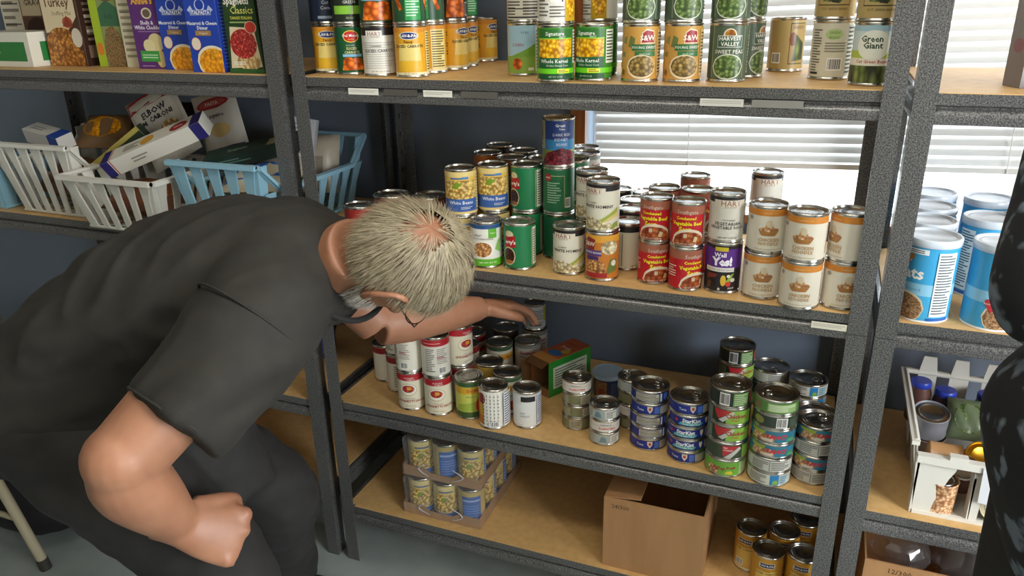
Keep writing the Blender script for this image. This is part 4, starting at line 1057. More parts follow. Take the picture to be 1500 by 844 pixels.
carton_box('rice_box', 'lime green rice box with red arrow and brown rice', .098, .05, .20, -.672, .105, ZL1, 0, '#9aa63c',
           [('r', -50, -22, .0, 1, '#a8c02c'), ('r', -22, 50, .0, 1, '#8b9a5c'), ('e', 14, .92, 40, .12, '#8a3a2c', -22, 50), ('P', [(-20, .50), (46, .50), (46, .72), (12, .82), (-20, .72)], '#3c6a4a'), ('T', 'RICE', 12, .62, 13, '#2a4a34', .02), ('P', [(-8, .46), (36, .46), (14, .28)], '#b3403c'), ('e', 16, .16, 36, .34, 'grain', -20, 50), ('e', -36, .22, 12, .08, '#d8802c')],
           [('r', -50, 50, 0, 1, '#cfc6a8')])
carton_box('pasta_box', 'cream box edge with fine text beside the purple shells box', .062, .05, .20, -.586, .10, ZL1, .12, '#cfc6ac',
           [('L', -40, 40, .1, .95, 11, '#8f8870'), ('r', -40, 40, .66, .67, '#4a4436')])
carton_box('shells_box', 'purple shells and white cheddar box with green band', .094, .042, .172, -.508, .075, ZL1, 0, '#5e2f72',
           [('r', -50, 50, .90, 1, '#5a2a6c'), ('T', "Annie's", -2, .93, 23, '#e6b02c', .03), ('e', 8, .76, 18, .075, '#d8cfae'), ('e', 8, .76, 13, .055, '#6a5a4c'), ('T', 'Shells &', 4, .635, 13, '#efe6f0', .02), ('T', 'White Cheddar', 4, .57, 13, '#efe6f0', .02), ('L', -30, 44, .50, .53, 1, '#9a7aa8'),
            ('e', 24, .36, 26, .13, '#d9c890'), ('e', 0, .32, 20, .09, '#e2d4a2'), ('e', 34, .14, 16, .12, '#cdb87c'), ('r', -34, 30, .10, .25, '#3f9a44'), ('L', -28, 24, .14, .21, 2, '#bfe0b4'), ('L', -34, 28, .03, .05, 1, '#cba6d8')],
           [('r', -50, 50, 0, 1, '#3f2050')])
ITAL = [('e', 0, .86, 16, .075, '#c8d0e8'), ('e', 0, .865, 13, .062, '#1f3c9c'), ('P', [(-40, .80), (-28, .86), (-22, .80), (-30, .76)], '#b9c4e4'), ('P', [(40, .80), (28, .86), (22, .80), (30, .76)], '#b9c4e4'), ('r', -32, 32, .735, .80, '#c8d0e8'), ('r', -31, 31, .74, .795, '#203c94'), ('T', 'ITALPASTA', 0, .768, 11, '#eef0f6', .03),
        ('T', 'Macaroni & Cheese', 0, .635, 11, '#e6eaf4', .025), ('T', 'Dinner', 0, .575, 11, '#e6eaf4', .025), ('r', -24, 24, .475, .54, '#a07c4c'), ('T', 'Original', 0, .508, 8, '#e8dcc0'), ('e', -26, .37, 15, .085, '#c8705c'), ('e', -26, .37, 14, .078, '#ead9c0'),
        ('e', 20, .14, 50, .21, '#e8dcc0', -32, 50), ('e', 22, .13, 46, .185, 'macaroni', -26, 50), ('r', -50, 50, -.001, .001, '#1f3c9c')]
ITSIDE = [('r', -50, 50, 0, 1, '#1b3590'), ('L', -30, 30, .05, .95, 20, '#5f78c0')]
carton_box('macaroni_box', 'blue macaroni and cheese box partly hidden behind its twin', .092, .035, .172, -.412, .066, ZL1, .02, '#2443a6', ITAL, ITSIDE)
carton_box('macaroni_box', 'blue macaroni and cheese box in front beside the spaghetti packet', .094, .036, .172, -.288, .026, ZL1, 0, '#2443a6', ITAL, ITSIDE)
carton_box('spaghetti_packet', 'dark green spaghetti packet with red sauce on noodles', .098, .030, .178, -.176, .026, ZL1, 0, '#24401f',
           [('T', 'Spaghetti', -6, .875, 21, '#e8e2d2', .025), ('T', 'Classics', 8, .765, 22, '#d2cc6a', .01), ('r', -28, 36, .655, .69, '#37562c'), ('T', 'TANGY ITALIAN', 4, .672, 9, '#d8cc4a', .015), ('L', -32, 34, .60, .64, 1, '#9aa86a'),
            ('P', [(-44, .06), (46, .08), (42, .55), (-40, .57)], '#d8c7a4'), ('e', 10, .14, 36, .10, 'noodles'), ('e', 0, .36, 40, .18, 'pastasauce'), ('e', 28, .56, 18, .075, '#d8b49a'), ('e', 28, .56, 16, .066, '#c23a2c'), ('L', -36, 0, .10, .15, 2, '#efe8d8'), ('r', -50, 50, 0, .055, '#2f5a2c')],
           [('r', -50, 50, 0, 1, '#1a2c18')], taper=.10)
carton_box('food_box', 'dark box with cream front at the edge of the oats shelving, top deck', .10, .05, .19, 1.405, .10, R1 + .0005, .35, '#2c2a30',
           [('r', -50, 50, 0, .26, '#cdbf9c'), ('r', -50, -34, 0, 1, '#4a4038'), ('r', -34, 50, .3, .8, '#5a6a3c'), ('T', '5', -20, .12, 12, '#5a4a3a')], left=[('r', -50, 50, 0, .9, '#6e6258'), ('e', 0, .35, 30, .06, '#7a3a34')])

# ------------------------------------------------------------------ plastic bins
def bin_basket(name, label, x0, x1, y0, y1, z, h, zf, zb, zs, m_, inset=.03, nf=6, ns=5, wt=.026, wb=.013, group=None, rz=0.0, lip=.012, corner=True):
    """slatted stacking bin; rim heights: zf front, zb back, zs sides"""
    cx, cy = (x0 + x1) / 2, (y0 + y1) / 2
    e = empty(name, (cx, cy, z), rz, label, 'bin', group)
    a, c = (x1 - x0) / 2, (y1 - y0) / 2
    ib = inset
    r = .0058
    # rim: runs round the top, stepping between the side and the end heights
    sp = .16
    P = [(-a, -c + 2 * c * sp, zs), (-a, -c, zf), (a, -c, zf), (a, -c + 2 * c * sp, zs), (a, c - 2 * c * sp, zs), (a, c, zb), (-a, c, zb), (-a, c - 2 * c * sp, zs)]
    m = MB()
    k = len(P)
    for i in range(k):
        p, q = Vector(P[i]), Vector(P[(i + 1) % k])
        m.tube([p, q], r, m_, 8)
        out = Vector((0, 0, 0))
        mid = (p + q) / 2
        out = Vector((1 if abs(abs(mid.x) - a) < 1e-4 and mid.x > 0 else (-1 if abs(abs(mid.x) - a) < 1e-4 else 0), (1 if mid.y > 0 else -1) if abs(abs(mid.y) - c) < 1e-4 else 0, 0))
        up = Vector((0, 0, 1))
        vs = []
        for pt in (p, q):
            vs += [pt + up * .006, pt + out * lip + up * .004, pt + out * lip - up * .006, pt - up * .006]
        m.add(vs, [(0, 4, 5, 1), (1, 5, 6, 2), (2, 6, 7, 3), (3, 7, 4, 0), (0, 1, 2, 3), (7, 6, 5, 4)], m_)
    m.build('rim', e, 30)
    # bottom ring and grid
    ax, cy2 = a - ib, c - ib
    m = MB()
    m.tube([(-ax, -cy2, .005), (ax, -cy2, .005), (ax, cy2, .005), (-ax, cy2, .005)], .005, m_, 8, closed=True, caps=False)
    for i in range(1, 7):
        xx = -ax + 2 * ax * i / 7
        m.box(xx - .003, xx + .003, -cy2, cy2, .001, .004, m_)
    for i in range(1, 7):
        yy = -cy2 + 2 * cy2 * i / 7
        m.box(-ax, ax, yy - .003, yy + .003, .001, .004, m_)
    m.build('base_grid', e, 30)

    def slat_at(p_top, p_bot, side, wt_, wb_):
        m = MB()
        s = Vector(side)
        n_ = (Vector(p_top) - Vector(p_bot)).cross(s).normalized() * .0022
        T, B = Vector(p_top), Vector(p_bot)
        vs = []
        for q, w_ in ((B, wb_), (B * .35 + T * .65, wb_ * 1.15), (T, wt_)):
            for sg in (-1, 1):
                vs += [q + s * (sg * w_ / 2) - n_, q + s * (sg * w_ / 2) + n_]
        fs = []
        for i in (0, 4):
            fs += [(i, i + 4, i + 5, i + 1), (i + 2, i + 3, i + 7, i + 6), (i, i + 2, i + 6, i + 4), (i + 1, i + 5, i + 7, i + 3)]
        fs += [(0, 1, 3, 2), (8, 10, 11, 9)]
        m.add(vs, fs, m_)
        m.build('slat', e, 0)
    for sgn, zr in ((-1, zf), (1, zb)):
        for i in range(nf):
            q = -1 + 2 * (i + .5) / nf
            slat_at((q * a, sgn * c, zr), (q * ax, sgn * cy2, .004), (1, 0, 0), wt, wb)
    for sgn in (-1, 1):
        for i in range(ns):
            q = -1 + 2 * (i + .5) / ns
            f = min(1, (1 - abs(q)) / (2 * sp)) if sp else 1
            zz = zs
            slat_at((sgn * a, q * c * .96, zz), (sgn * ax, q * cy2, .004), (0, 1, 0), wt, wb)
    if corner:
        for sx in (-1, 1):
            for sy in (-1, 1):
                m = MB()
                zr = zf if sy < 0 else zb
                pt, pb = Vector((sx * a, sy * c, zr)), Vector((sx * ax, sy * cy2, .004))
                vs = []
                for q, w_ in ((pb, .020), (pt, .034)):
                    vs += [q + Vector((-sx * w_, 0, 0)), q, q + Vector((0, -sy * w_, 0)),
                           q + Vector((-sx * .003, -sy * w_, 0)), q + Vector((-sx * .003, -sy * .003, 0)), q + Vector((-sx * w_, -sy * .003, 0))]
                fs = [(i, (i + 1) % 6, 6 + (i + 1) % 6, 6 + i) for i in range(6)]
                if sx * sy > 0:
                    fs = [f[::-1] for f in fs]
                m.add(vs, fs, m_)
                m.build('corner_panel', e, 0)
    return e


GB = 'slatted plastic bins on the pasta shelves'
ZB = L2 + .0005
bin_basket('storage_bin', 'white slatted bin with low front rim, between white and blue bins', -.735, -.428, -.075, .235, ZB, .15, .142, .142, .142, M_WHITEPL, .034, 6, 6, .034, .018, GB)
bin_basket('storage_bin', 'white slatted bin with raised front rim beside the low white bin', -1.065, -.765, -.012, .30, ZB, .2, .200, .200, .142, M_WHITEPL, .036, 6, 6, .036, .018, GB)
bin_basket('storage_bin', 'light blue slatted bin with raised front next to the dark post', -.385, -.122, -.052, .395, ZB, .2, .196, .196, .128, M_BLUEPL, .030, 5, 8, .036, .020, GB)
bin_basket('storage_bin', 'light blue slatted bin at the far end beyond the white bins', -1.245, -1.085, .0, .30, ZB, .2, .150, .150, .12, M_BLUEPL, .022, 3, 5, .034, .018, GB)


def pouch(name, label, w, h, t, loc, rot, base, items, group=None):
    """soft filled bag: pillow body with flat crimped ends; print on its +z... front face -y"""
    e = empty(name, loc, 0, label, 'bag', group)
    e.rotation_euler = rot
    nx, nz = 10, 14

    def surf(s, q, sg):
        u, v = s / (w / 2), q / (h / 2)
        f = max(0.0, (1 - abs(u) ** 2.6) * (1 - abs(v) ** 3.2))
        wob = .0025 * math.sin(9 * u + 5 * v) * f
        return (s, sg * (t / 2 * f ** .6 + wob), q)
    m = MB()
    for sg in (-1, 1):
        vs = [surf(-w / 2 + w * i / nx, -h / 2 + h * j / nz, sg) for j in range(nz + 1) for i in range(nx + 1)]
        fs = [(j * (nx + 1) + i, j * (nx + 1) + i + 1, (j + 1) * (nx + 1) + i + 1, (j + 1) * (nx + 1) + i) for j in range(nz) for i in range(nx)]
        if sg > 0:
            fs = [f[::-1] for f in fs]
        m.add(vs, fs, colour(base, .3))

    def mp(s, tt, l):
        p = surf(s, tt - h / 2, -1)
        return (p[0], p[1] - l * 2 - .0006, p[2])
    print_items(m, items, w / 100, h, mp, .3, w / 10)
    m.build('film', e, 60)
    return e


GP = 'pasta packets in the plastic bins'
rad = math.radians
pouch('pasta_bag', 'elbow macaroni bag with red top leaning in the white bin', .16, .21, .05, (-.635, .195, 1.145), (rad(-18), rad(-28), rad(18)), '#c9c2b2',
      [('r', -48, 48, .80, .98, '#8f2a2c'), ('P', [(-46, .3), (46, .2), (46, .84), (-46, .80)], '#bfb8aa'), ('T', 'ELBOW', 4, .70, 24, '#2c2a34', .03), ('T', 'MACARONI', 6, .60, 19, '#2c2a34', .03), ('P', [(10, .12), (46, .12), (46, .36), (30, .42)], '#2c2450'), ('e', 22, .38, 18, .12, 'noodles')], GP)
pouch('pasta_bag', 'white pasta bag with red oval logo behind the long pasta box', .13, .21, .045, (-.475, .245, 1.135), (rad(-14), rad(-16), rad(16)), '#cfc9bc',
      [('e', 0, .84, 38, .07, '#9c2f33'), ('e', 0, .84, 32, .045, '#b5504c'), ('T', 'PASTA', 0, .84, 13, '#efe0d8', .02), ('T', 'Linguine', 2, .68, 15, '#4a4652', .01), ('e', 6, .48, 22, .09, '#d8b878'), ('r', -46, 46, .06, .26, '#2c2a5c')], GP)
e = carton_box('pasta_box', 'long white and navy pasta box lying across the low white bin', .30, .055, .045, -.51, .045, 1.095, 0, '#d9d5c8',
               [('r', -50, -42, 0, 1, '#2a2568'), ('r', -41, -40, 0, 1, '#b0433c'), ('r', 40, 50, 0, 1, '#2a2568'), ('L', -22, -4, .3, .7, 2, '#8a8678')],
               top=[('r', -50, -42, 0, 1, '#2a2568'), ('r', -41, -40, 0, 1, '#b0433c'), ('r', 40, 50, 0, 1, '#2a2568'), ('e', 28, .5, 9, .30, '#9c2f33'), ('T', 'PASTA', 28, .5, 9, '#efe0d8', .02), ('e', -4, .5, 7, .32, '#d09a3c'), ('L', -28, -12, .25, .75, 3, '#6a665c')], group=GP)
e.rotation_euler = (rad(24), rad(-21), rad(18))
e = carton_box('pasta_box', 'dark green pasta box lying behind the light blue bin front', .25, .05, .035, -.26, .10, 1.085, 0, '#22332c',
               [('L', -40, 0, .3, .7, 2, '#5a7a6a')], top=[('T', 'Spaghetti', -14, .5, 15, '#7fa392'), ('r', 20, 46, .2, .8, '#8f8a70')], group=GP)
e.rotation_euler = (rad(20), rad(-12), rad(16))
e = carton_box('pasta_box', 'yellow-edged green box leaning at the back of the low white bin', .22, .03, .05, -.69, .085, 1.06, 0, '#2c3a28',
               [('r', -50, 50, .75, 1, '#a89a4c')], top=[('r', -50, 50, .0, .4, '#a89a4c'), ('r', -50, 50, .4, 1, '#2c3a28')], group=GP)
e.rotation_euler = (rad(10), rad(-34), rad(16))
pouch('noodle_bag', 'brown transparent noodle bag at the back of the raised white bin', .20, .16, .08, (-.72, .27, 1.13), (rad(-40), 0, rad(16)), '#4a3420', [('e', 0, .5, 34, .3, 'stuffing')], GP)
pouch('noodle_bag', 'dark bag of rotini pasta inside the low white bin', .22, .13, .07, (-.58, .05, .985), (rad(-70), 0, rad(4)), '#6a3c24', [('e', 0, .5, 44, .44, 'stuffing')], GP)
pouch('noodle_bag', 'brown pasta bag inside the raised white bin', .20, .15, .08, (-.92, .12, 1.0), (rad(-66), 0, rad(-6)), '#5c3a26', [('e', 0, .5, 44, .44, 'stuffing')], GP)
e = carton_box('pasta_box', 'white and blue box sticking out of the raised white bin', .16, .05, .04, -.985, .09, 1.09, 0, '#cfccc4',
               [('r', 22, 50, 0, 1, '#24489c')], top=[('r', 22, 50, 0, 1, '#24489c'), ('L', -40, 10, .3, .7, 2, '#8a8a88')], group=GP)
e.rotation_euler = (rad(14), rad(6), rad(-8))
pouch('noodle_bag', 'clear and orange noodle bag behind the white and blue box', .17, .12, .05, (-.86, .20, 1.12), (rad(-50), 0, rad(10)), '#8a6a48', [('e', 0, .5, 36, .3, 'macaroni')], GP)
pouch('noodle_bag', 'blue and cream noodle bag lying in the light blue bin', .19, .17, .07, (-.25, .13, 1.05), (rad(-72), 0, rad(20)), '#b5ad98', [('P', [(-46, .1), (40, .2), (20, .5), (-40, .45)], '#2f5fae'), ('L', -10, 40, .6, .8, 2, '#5a7a8a')], GP)
pouch('noodle_bag', 'tan noodle bag under the blue one in the light blue bin', .20, .16, .06, (-.26, .06, .962), (rad(-78), 0, rad(-5)), '#a8875c', [('e', 0, .5, 40, .4, 'noodles')], GP)
pouch('noodle_bag', 'pale flour bag at the back of the light blue bin', .17, .16, .08, (-.25, .315, 1.04), (rad(-20), 0, rad(14)), '#b3a894', [('r', -30, 30, .3, .6, '#8f8474')], GP)
carton_box('food_box', 'small white card box standing at the back of the light blue bin', .09, .03, .11, -.215, .205, 1.075, 0, '#b9b8bc', [('L', -36, 36, .6, .9, 3, '#8a8a90'), ('B', -10, 34, .1, .35)], group=GP, tilt=(rad(-12), rad(10), rad(20)))

# ------------------------------------------------------------------ snack box, tub, trays, cartons
sb = empty('snack_box', (.463, .212, D3 + .0006), rad(-28), 'open green and orange fruit snack box lying on its side', 'box')
m = MB()
bw, bd, bh, th_ = .066, .150, .100, .0012
m.box(-bw / 2, bw / 2, 0, bd, 0, th_, colour('#3f9a3c'))
m.box(-bw / 2, bw / 2, 0, bd, bh - th_, bh, colour('#c9683a'))
m.box(-bw / 2, -bw / 2 + th_, 0, bd, th_, bh - th_, colour('#d8793c'))
m.box(bw / 2 - th_, bw / 2, 0, bd, th_, bh - th_, colour('#2f9a3c'))
m.box(-bw / 2, bw / 2, bd - th_, bd, 0, bh, colour('#2f9a3c'))
m.box(-bw / 2 + th_, bw / 2 - th_, .006, bd - .004, th_, th_ + .0006, M_CARD_IN)
m.box(-bw / 2 + th_, -bw / 2 + th_ + .0006, .004, bd - .004, th_, bh - th_, M_CARD_IN)
m.box(bw / 2 - th_ - .0006, bw / 2 - th_, .004, bd - .004, th_, bh - th_, M_CARD_IN)
m.box(-bw / 2, bw / 2, -.001, 0, -.0003, .022, M_CARD_IN)
m.build('carton', sb, 0)
m = MB()
print_items(m, [('r', -40, 40, .2, .8, '#dfe6da'), ('L', -36, 36, .25, .75, 7, '#5a7a5a')], bd / 100, bh, lambda s, t, l: (bw / 2 + l, bd / 2 + s, t))
m.build('print', sb, 0)
m = MB()
print_items(m, [('r', -50, 50, .0, .22, '#d89a4c'), ('e', 0, .35, 34, .10, '#3a78b8'), ('T', 'Fruit', 0, .62, 17, '#f0e8dc', .03), ('T', 'Snacks', 0, .80, 13, '#c2333a', .03), ('e', 24, .5, 18, .08, '#e0c040')], bw / 100, bd, lambda s, t, l: (s, t, bh + l))
m.build('print', sb, 0)
m = MB()
m.add([(-bw / 2, 0, bh), (bw / 2, 0, bh), (bw / 2 - .004, -.020, bh - .012), (-bw / 2 + .004, -.020, bh - .012)], [(0, 1, 2, 3), (3, 2, 1, 0)], M_CARD_IN)
m.add([(-bw / 2, 0, .004), (-bw / 2, 0, bh - .004), (-bw / 2 - .016, -.022, bh - .012), (-bw / 2 - .016, -.022, .012)], [(0, 1, 2, 3), (3, 2, 1, 0)], M_CARD_IN)
m.build('flap', sb, 0)

tb = empty('plastic_tub', (.628, .262, D3 + .0005), .3, 'round tub with pale blue plastic lid behind the small spread cans', 'tub')
m = MB()
m.lathe([(.0005, .001), (.031, 0), (.033, .002), (.0375, .062), (.036, .063)], colour('#2c3f66'), 36)
print_items(m, [('r', -60, -6, .1, .9, 'oats'), ('e', -30, .4, 16, .2, '#8a3a2c'), ('r', 10, 60, .15, .85, '#4a5f8a')], .036 * math.pi / 180, .062, lambda s, t, l: ((.0335 + .0038 * t / .062 + l * 2) * math.sin(s / .036), -(.0335 + .0038 * t / .062 + l * 2) * math.cos(s / .036), t), .38, .005)
m.build('cup', tb, 45)
m = MB()
m.lathe([(.0388, .060), (.0402, .061), (.0402, .069), (.0392, .0705), (.0375, .0705), (.0368, .0695), (.0005, .0695)], mat('#b5cfe8', .3), 40)
m.build('lid', tb, 45)

# shrink-wrapped trays of bean cans on the bottom deck
GT = 'tray cans of white beans'


def tray_pack(z, which, dy):
    x0, x1, y0, y1 = .141, .361, .030 + dy, .320 + dy
    e = empty('can_tray', ((x0 + x1) / 2, (y0 + y1) / 2, z), 0, '%s shrink-wrapped cardboard tray of bean cans' % which, 'tray', 'shrink-wrapped trays')
    a, c = (x1 - x0) / 2, (y1 - y0) / 2
    m = MB()
    t = .0025
    m.box(-a, a, -c, c, 0, t, M_CARD)
    hs = .030
    # front and back walls dip in the middle
    for sg in (-1, 1):
        pr = [(-a, t), (a, t), (a, hs), (a * .45, hs), (a * .30, hs * .62), (-a * .30, hs * .62), (-a * .45, hs), (-a, hs)]
        ys = (-c, -c + t) if sg < 0 else (c - t, c)
        m.prism(pr, ys[0], ys[1], M_CARD, 'y')
        xs_ = (-a, -a + t) if sg < 0 else (a - t, a)
        m.box(xs_[0], xs_[1], -c + t, c - t, t, hs, M_CARD)
    m.build('cardboard_tray', e, 0)
    r, h = SIZE['std']
    for i in range(3):
        for j in range(4):
            if i == 1 and j in (1, 2):
                continue
            px, py = x0 + .0373 + i * .0727, y0 + .0373 + j * .0722
            des = 'traybean_side' if (i, j, which) in ((1, 0, 'upper'), (2, 0, 'lower')) else 'traybean'
            where = {0: 'front row', 1: 'second row', 2: 'third row', 3: 'back row'}[j]
            side = ('at the left post side', 'in the middle', 'at the open side')[i]
            can(des, px, py, z + t + .0004, random.uniform(-12, 12) + (-8 if des == 'traybean' else 6), 'white bean can in the %s wrapped tray, %s %s' % (which, where, side), GT, 'bean_can')
    # film drawn tight over cans and tray, open hole at the ends
    m = MB()
    o = .0022
    zt = h + t + .003
    nseg = 12
    rows = []
    for zz, off in ((-.0002, o), (hs, o), (hs + .012, -.003), (zt * .6, -.002), (zt - .004, -.001), (zt, -.008)):
        row = []
        for k in range(4):
            ax_, cx_ = [(-1, -1), (1, -1), (1, 1), (-1, 1)][k], [(1, -1), (1, 1), (-1, 1), (-1, -1)][k]
            for q in range(nseg):
                f = q / nseg
                px = (ax_[0] * (1 - f) + cx_[0] * f) * (a + off)
                py = (ax_[1] * (1 - f) + cx_[1] * f) * (c + off)
                wv = .0022 * math.sin(q * 2.1 + zz * 90) * (1 if zz > hs and zz < zt - .002 else 0)
                row.append((px * (1 + wv / a), py * (1 + wv / c), zz))
        rows.append(row)
    k = len(rows[0])
    vs = [p for rw in rows for p in rw]
    fs = [(j * k + i, j * k + (i + 1) % k, (j + 1) * k + (i + 1) % k, (j + 1) * k + i) for j in range(len(rows) - 1) for i in range(k)]
    fs.append(tuple((len(rows) - 1) * k + i for i in range(k)))
    m.add(vs, fs, M_FILM)
    m.build('shrink_film', e, 60)
    # bunched film edges round the torn hole
    m = MB()
    mf = mat('#c8ccd2', .25)
    for sx in (-1, 1):
        pts = [(sx * a * (.30 + .28 * math.sin(math.pi * i / 8)) + random.uniform(-.002, .002), -c - o - .002, hs * .35 + hs * 1.2 * i / 8) for i in range(9)]
        m.tube(pts, [.0006 + .0008 * math.sin(math.pi * i / 8) for i in range(9)], mf, 6)
        m.build('film_edge', e)
        m = MB()
    return zt


zt = tray_pack(D4 + .0006, 'lower', 0)
tray_pack(D4 + .0006 + zt + .0006, 'upper', .012)


def open_carton(name, label, x0, x1, y0, y1, z, h, flaps, text, tsize, tx, tz):
    e = empty(name, ((x0 + x1) / 2, (y0 + y1) / 2, z), 0, label, 'carton')
    a, c, t = (x1 - x0) / 2, (y1 - y0) / 2, .004
    m = MB()
    m.box(-a, a, -c, c, 0, t, M_CARD)
    m.box(-a, a, -c, -c + t, t, h, M_CARD)
    m.box(-a, a, c - t, c, t, h, M_CARD)
    m.box(-a, -a + t, -c + t, c - t, t, h, M_CARD)
    m.box(a - t, a, -c + t, c - t, t, h, M_CARD)
    m.build('box_body', e, 0)
    for (p, q, d) in flaps:
        p, q, d = Vector(p), Vector(q), Vector(d)
        nn = (q - p).cross(d).normalized() * .003
        m = MB()
        m.add([p, q, q + d, p + d, p + nn, q + nn, q + d + nn, p + d + nn], [(3, 2, 1, 0), (4, 5, 6, 7), (0, 1, 5, 4), (1, 2, 6, 5), (2, 3, 7, 6), (3, 0, 4, 7)], M_CARD)
        m.build('flap', e, 0)
    m = MB()
    print_items(m, [('T', text, tx, tz, tsize, '#5a4228', .01)], a / 50, h, lambda s, tt, l: (s, -c - l, tt))
    m.build('print', e, 0)
    return e


open_carton('cardboard_carton', 'open brown carton on the bottom deck with one flap folded over', .690, .922, .016, .27, D4 + .0006, .196,
            [((-.115, -.126, .197), (-.115, .126, .197), (.085, .0, .010)), ((.115, .126, .197), (-.115, .126, .197), (0, .03, .04))], '24/300', 15, -33, .89)
open_carton('cardboard_carton', 'brown carton with clear bag on the bottom deck beneath the white bin', 1.252, 1.56, .05, .31, R4 + .0006, .178, [], '12/300', 17, -28, .90)
bg_ = MB()
random.seed(5)
for (cx, cy, rx, ry, hz) in ((1.33, .15, .06, .06, .05), (1.45, .16, .07, .07, .085)):
    vs, fs = [], []
    n1, n2 = 14, 8
    for j in range(n2 + 1):
        for i in range(n1):
            a_ = 2 * math.pi * i / n1
            ph = math.pi / 2 * j / n2
            k_ = 1 + .22 * noise.noise(Vector((math.cos(a_) * 3, math.sin(a_) * 3, j * .9 + cx * 20)))
            vs.append((cx + rx * math.cos(a_) * math.cos(ph) * k_, cy + ry * math.sin(a_) * math.cos(ph) * k_, .295 + (hz + .02) * math.sin(ph) * k_))
    fs = [(j * n1 + i, j * n1 + (i + 1) % n1, (j + 1) * n1 + (i + 1) % n1, (j + 1) * n1 + i) for j in range(n2) for i in range(n1)]
    bg_.add(vs, fs, M_BAG)
bag = empty('plastic_bag', (1.40, .15, R4 + .01), 0, 'crumpled clear plastic bag bulging out of the carton', 'bag')
o = bg_.build('film', None, 30)
o.parent = bag
o.location = (-1.40, -.15, -(R4 + .01))

# ------------------------------------------------------------------ oats canisters on the right-hand unit
M_OATLID = mat('#c9d2dc', .25, name='frosted_plastic_lid')


def canister_meshes():
    r, h = .0462, .152
    m = MB()
    m.lathe([(.0005, .002), (r - .002, .002), (r, 0), (r, .003), (r - .0008, .004), (r - .0008, h - .01)], colour('#e6e4de'), 44)
    b = m.build('base', data_only=True, smooth=50)
    m = MB()
    m.lathe([(r - .0006, .004), (r - .0004, h - .012)], colour('#3d9fd0'), 44)
    rl = r - .0004
    it = [('r', -180, 180, .34, .50, '#8cc4de'), ('r', -180, 180, .0, .34, '#46a6d4'), ('T', 'Oats', -6, .64, 30, '#f0efe8', .03), ('T', 'Old Fashioned', -4, .42, 9, '#5a9ac0'), ('e', -4, .16, 46, .22, '#d8c9a8', -60, 44), ('e', -4, .15, 43, .20, 'oats', -58, 42),
          ('e', -10, .80, 9, .05, '#b0333c'), ('T', 'Quick', -8, .80, 6, '#f0e6e0', .01), ('r', -40, 34, .90, .97, '#e6ecec'), ('L', -38, 32, .91, .96, 2, '#3a4a54'),
          ('e', -40, .355, 8, .045, '#b8323c'), ('e', -26, .355, 8, .045, '#b8323c'), ('P', [(-49, .345), (-17, .345), (-33, .22)], '#b8323c'), ('T', 'Recommend', -33, .34, 5, '#f2e2de', .01),
          ('r', 54, 96, .06, .94, '#e4e8e6'), ('L', 57, 93, .09, .92, 22, '#4a565c'), ('r', -12, 6, .82, .89, '#a8742c'), ('r', 50, 100, .0, .04, '#2c5fae')]
    print_items(m, it, rl * math.pi / 180, h - .016, lambda s, t, l: ((rl + l) * math.sin(s / rl), -(rl + l) * math.cos(s / rl), .004 + t), .35, rl * math.radians(7))
    lb = m.build('label', data_only=True, smooth=45)
    m = MB()
    m.lathe([(r + .0004, h - .013), (r + .0014, h - .012), (r + .0016, h - .001), (r, h + .0012), (r - .003, h + .0010), (r - .005, h - .003), (r * .8, h - .003), (r * .76, h - .0018), (r * .72, h - .003), (.0005, h - .003)], M_OATLID, 44)
    ld = m.build('lid', data_only=True, smooth=45)
    return b, lb, ld


cb, cl, cd = canister_meshes()
for x, y, rot, lab in ((1.270, .055, -36, 'front canister beside the left post'), (1.380, .052, 34, 'front canister showing a red heart'), (1.274, .163, 0, 'second row beside the post'),
                       (1.286, .275, 40, 'third row beside the post'), (1.382, .215, -120, 'second row behind the red heart canister'), (1.30, .395, 90, 'last row beside the post before the window'),
                       (1.402, .375, 60, 'last row middle before the window'), (1.502, .28, 30, 'third from the post, before the window')):
    e = empty('oats_canister', (x, y, R2 + .0005), math.atan2(CAM.x - x, -(CAM.y - y)) + rad(rot), 'blue cardboard oats canister with clear lid, ' + lab, 'canister', 'blue oats canisters')
    link('base', cb, e)
    link('label', cl, e)
    link('lid', cd, e)

# ------------------------------------------------------------------ white bin of jars and cans on the right-hand unit
wb = empty('storage_bin', (1.43, .20, R3 + .0005), 0, 'white plastic bin with cut-out front holding jars and tins', 'bin')
m = MB()
wp = M_WHITEPL
X, Y0, Y1, H_ = .125, -.175, .165, .150
r = .006
m.tube([(-X, Y0 + .02, H_), (-X, Y1, H_)], r, wp, 8)
m.tube([(X, Y0 + .02, H_), (X, Y1, H_)], r, wp, 8)
m.tube([(-X, Y1, H_), (X, Y1, H_)], r, wp, 8)
m.box(-X - .010, -X + .004, Y0 + .01, Y1 + .008, H_ - .004, H_ + .004, wp)
m.box(X - .004, X + .010, Y0 + .01, Y1 + .008, H_ - .004, H_ + .004, wp)
m.box(-X, X, Y1 - .004, Y1 + .010, H_ - .004, H_ + .004, wp)
m.build('rim', wb, 30)
m = MB()
m.box(-X + .02, X - .02, Y0 + .01, Y1 - .02, .0, .004, wp)
m.build('base', wb, 0)
for sx in (-1, 1):
    for i in range(5):
        yy = Y0 + .05 + i * .062
        m = MB()
        m.add([(sx * (X - .02), yy - .009, .002), (sx * (X - .02), yy + .009, .002), (sx * X, yy + .016, H_), (sx * X, yy - .016, H_),
               (sx * (X - .023), yy - .009, .002), (sx * (X - .023), yy + .009, .002), (sx * (X - .003), yy + .016, H_), (sx * (X - .003), yy - .016, H_)],
              [(0, 1, 2, 3), (7, 6, 5, 4), (0, 3, 7, 4), (1, 5, 6, 2)], wp)
        m.build('slat', wb, 0)
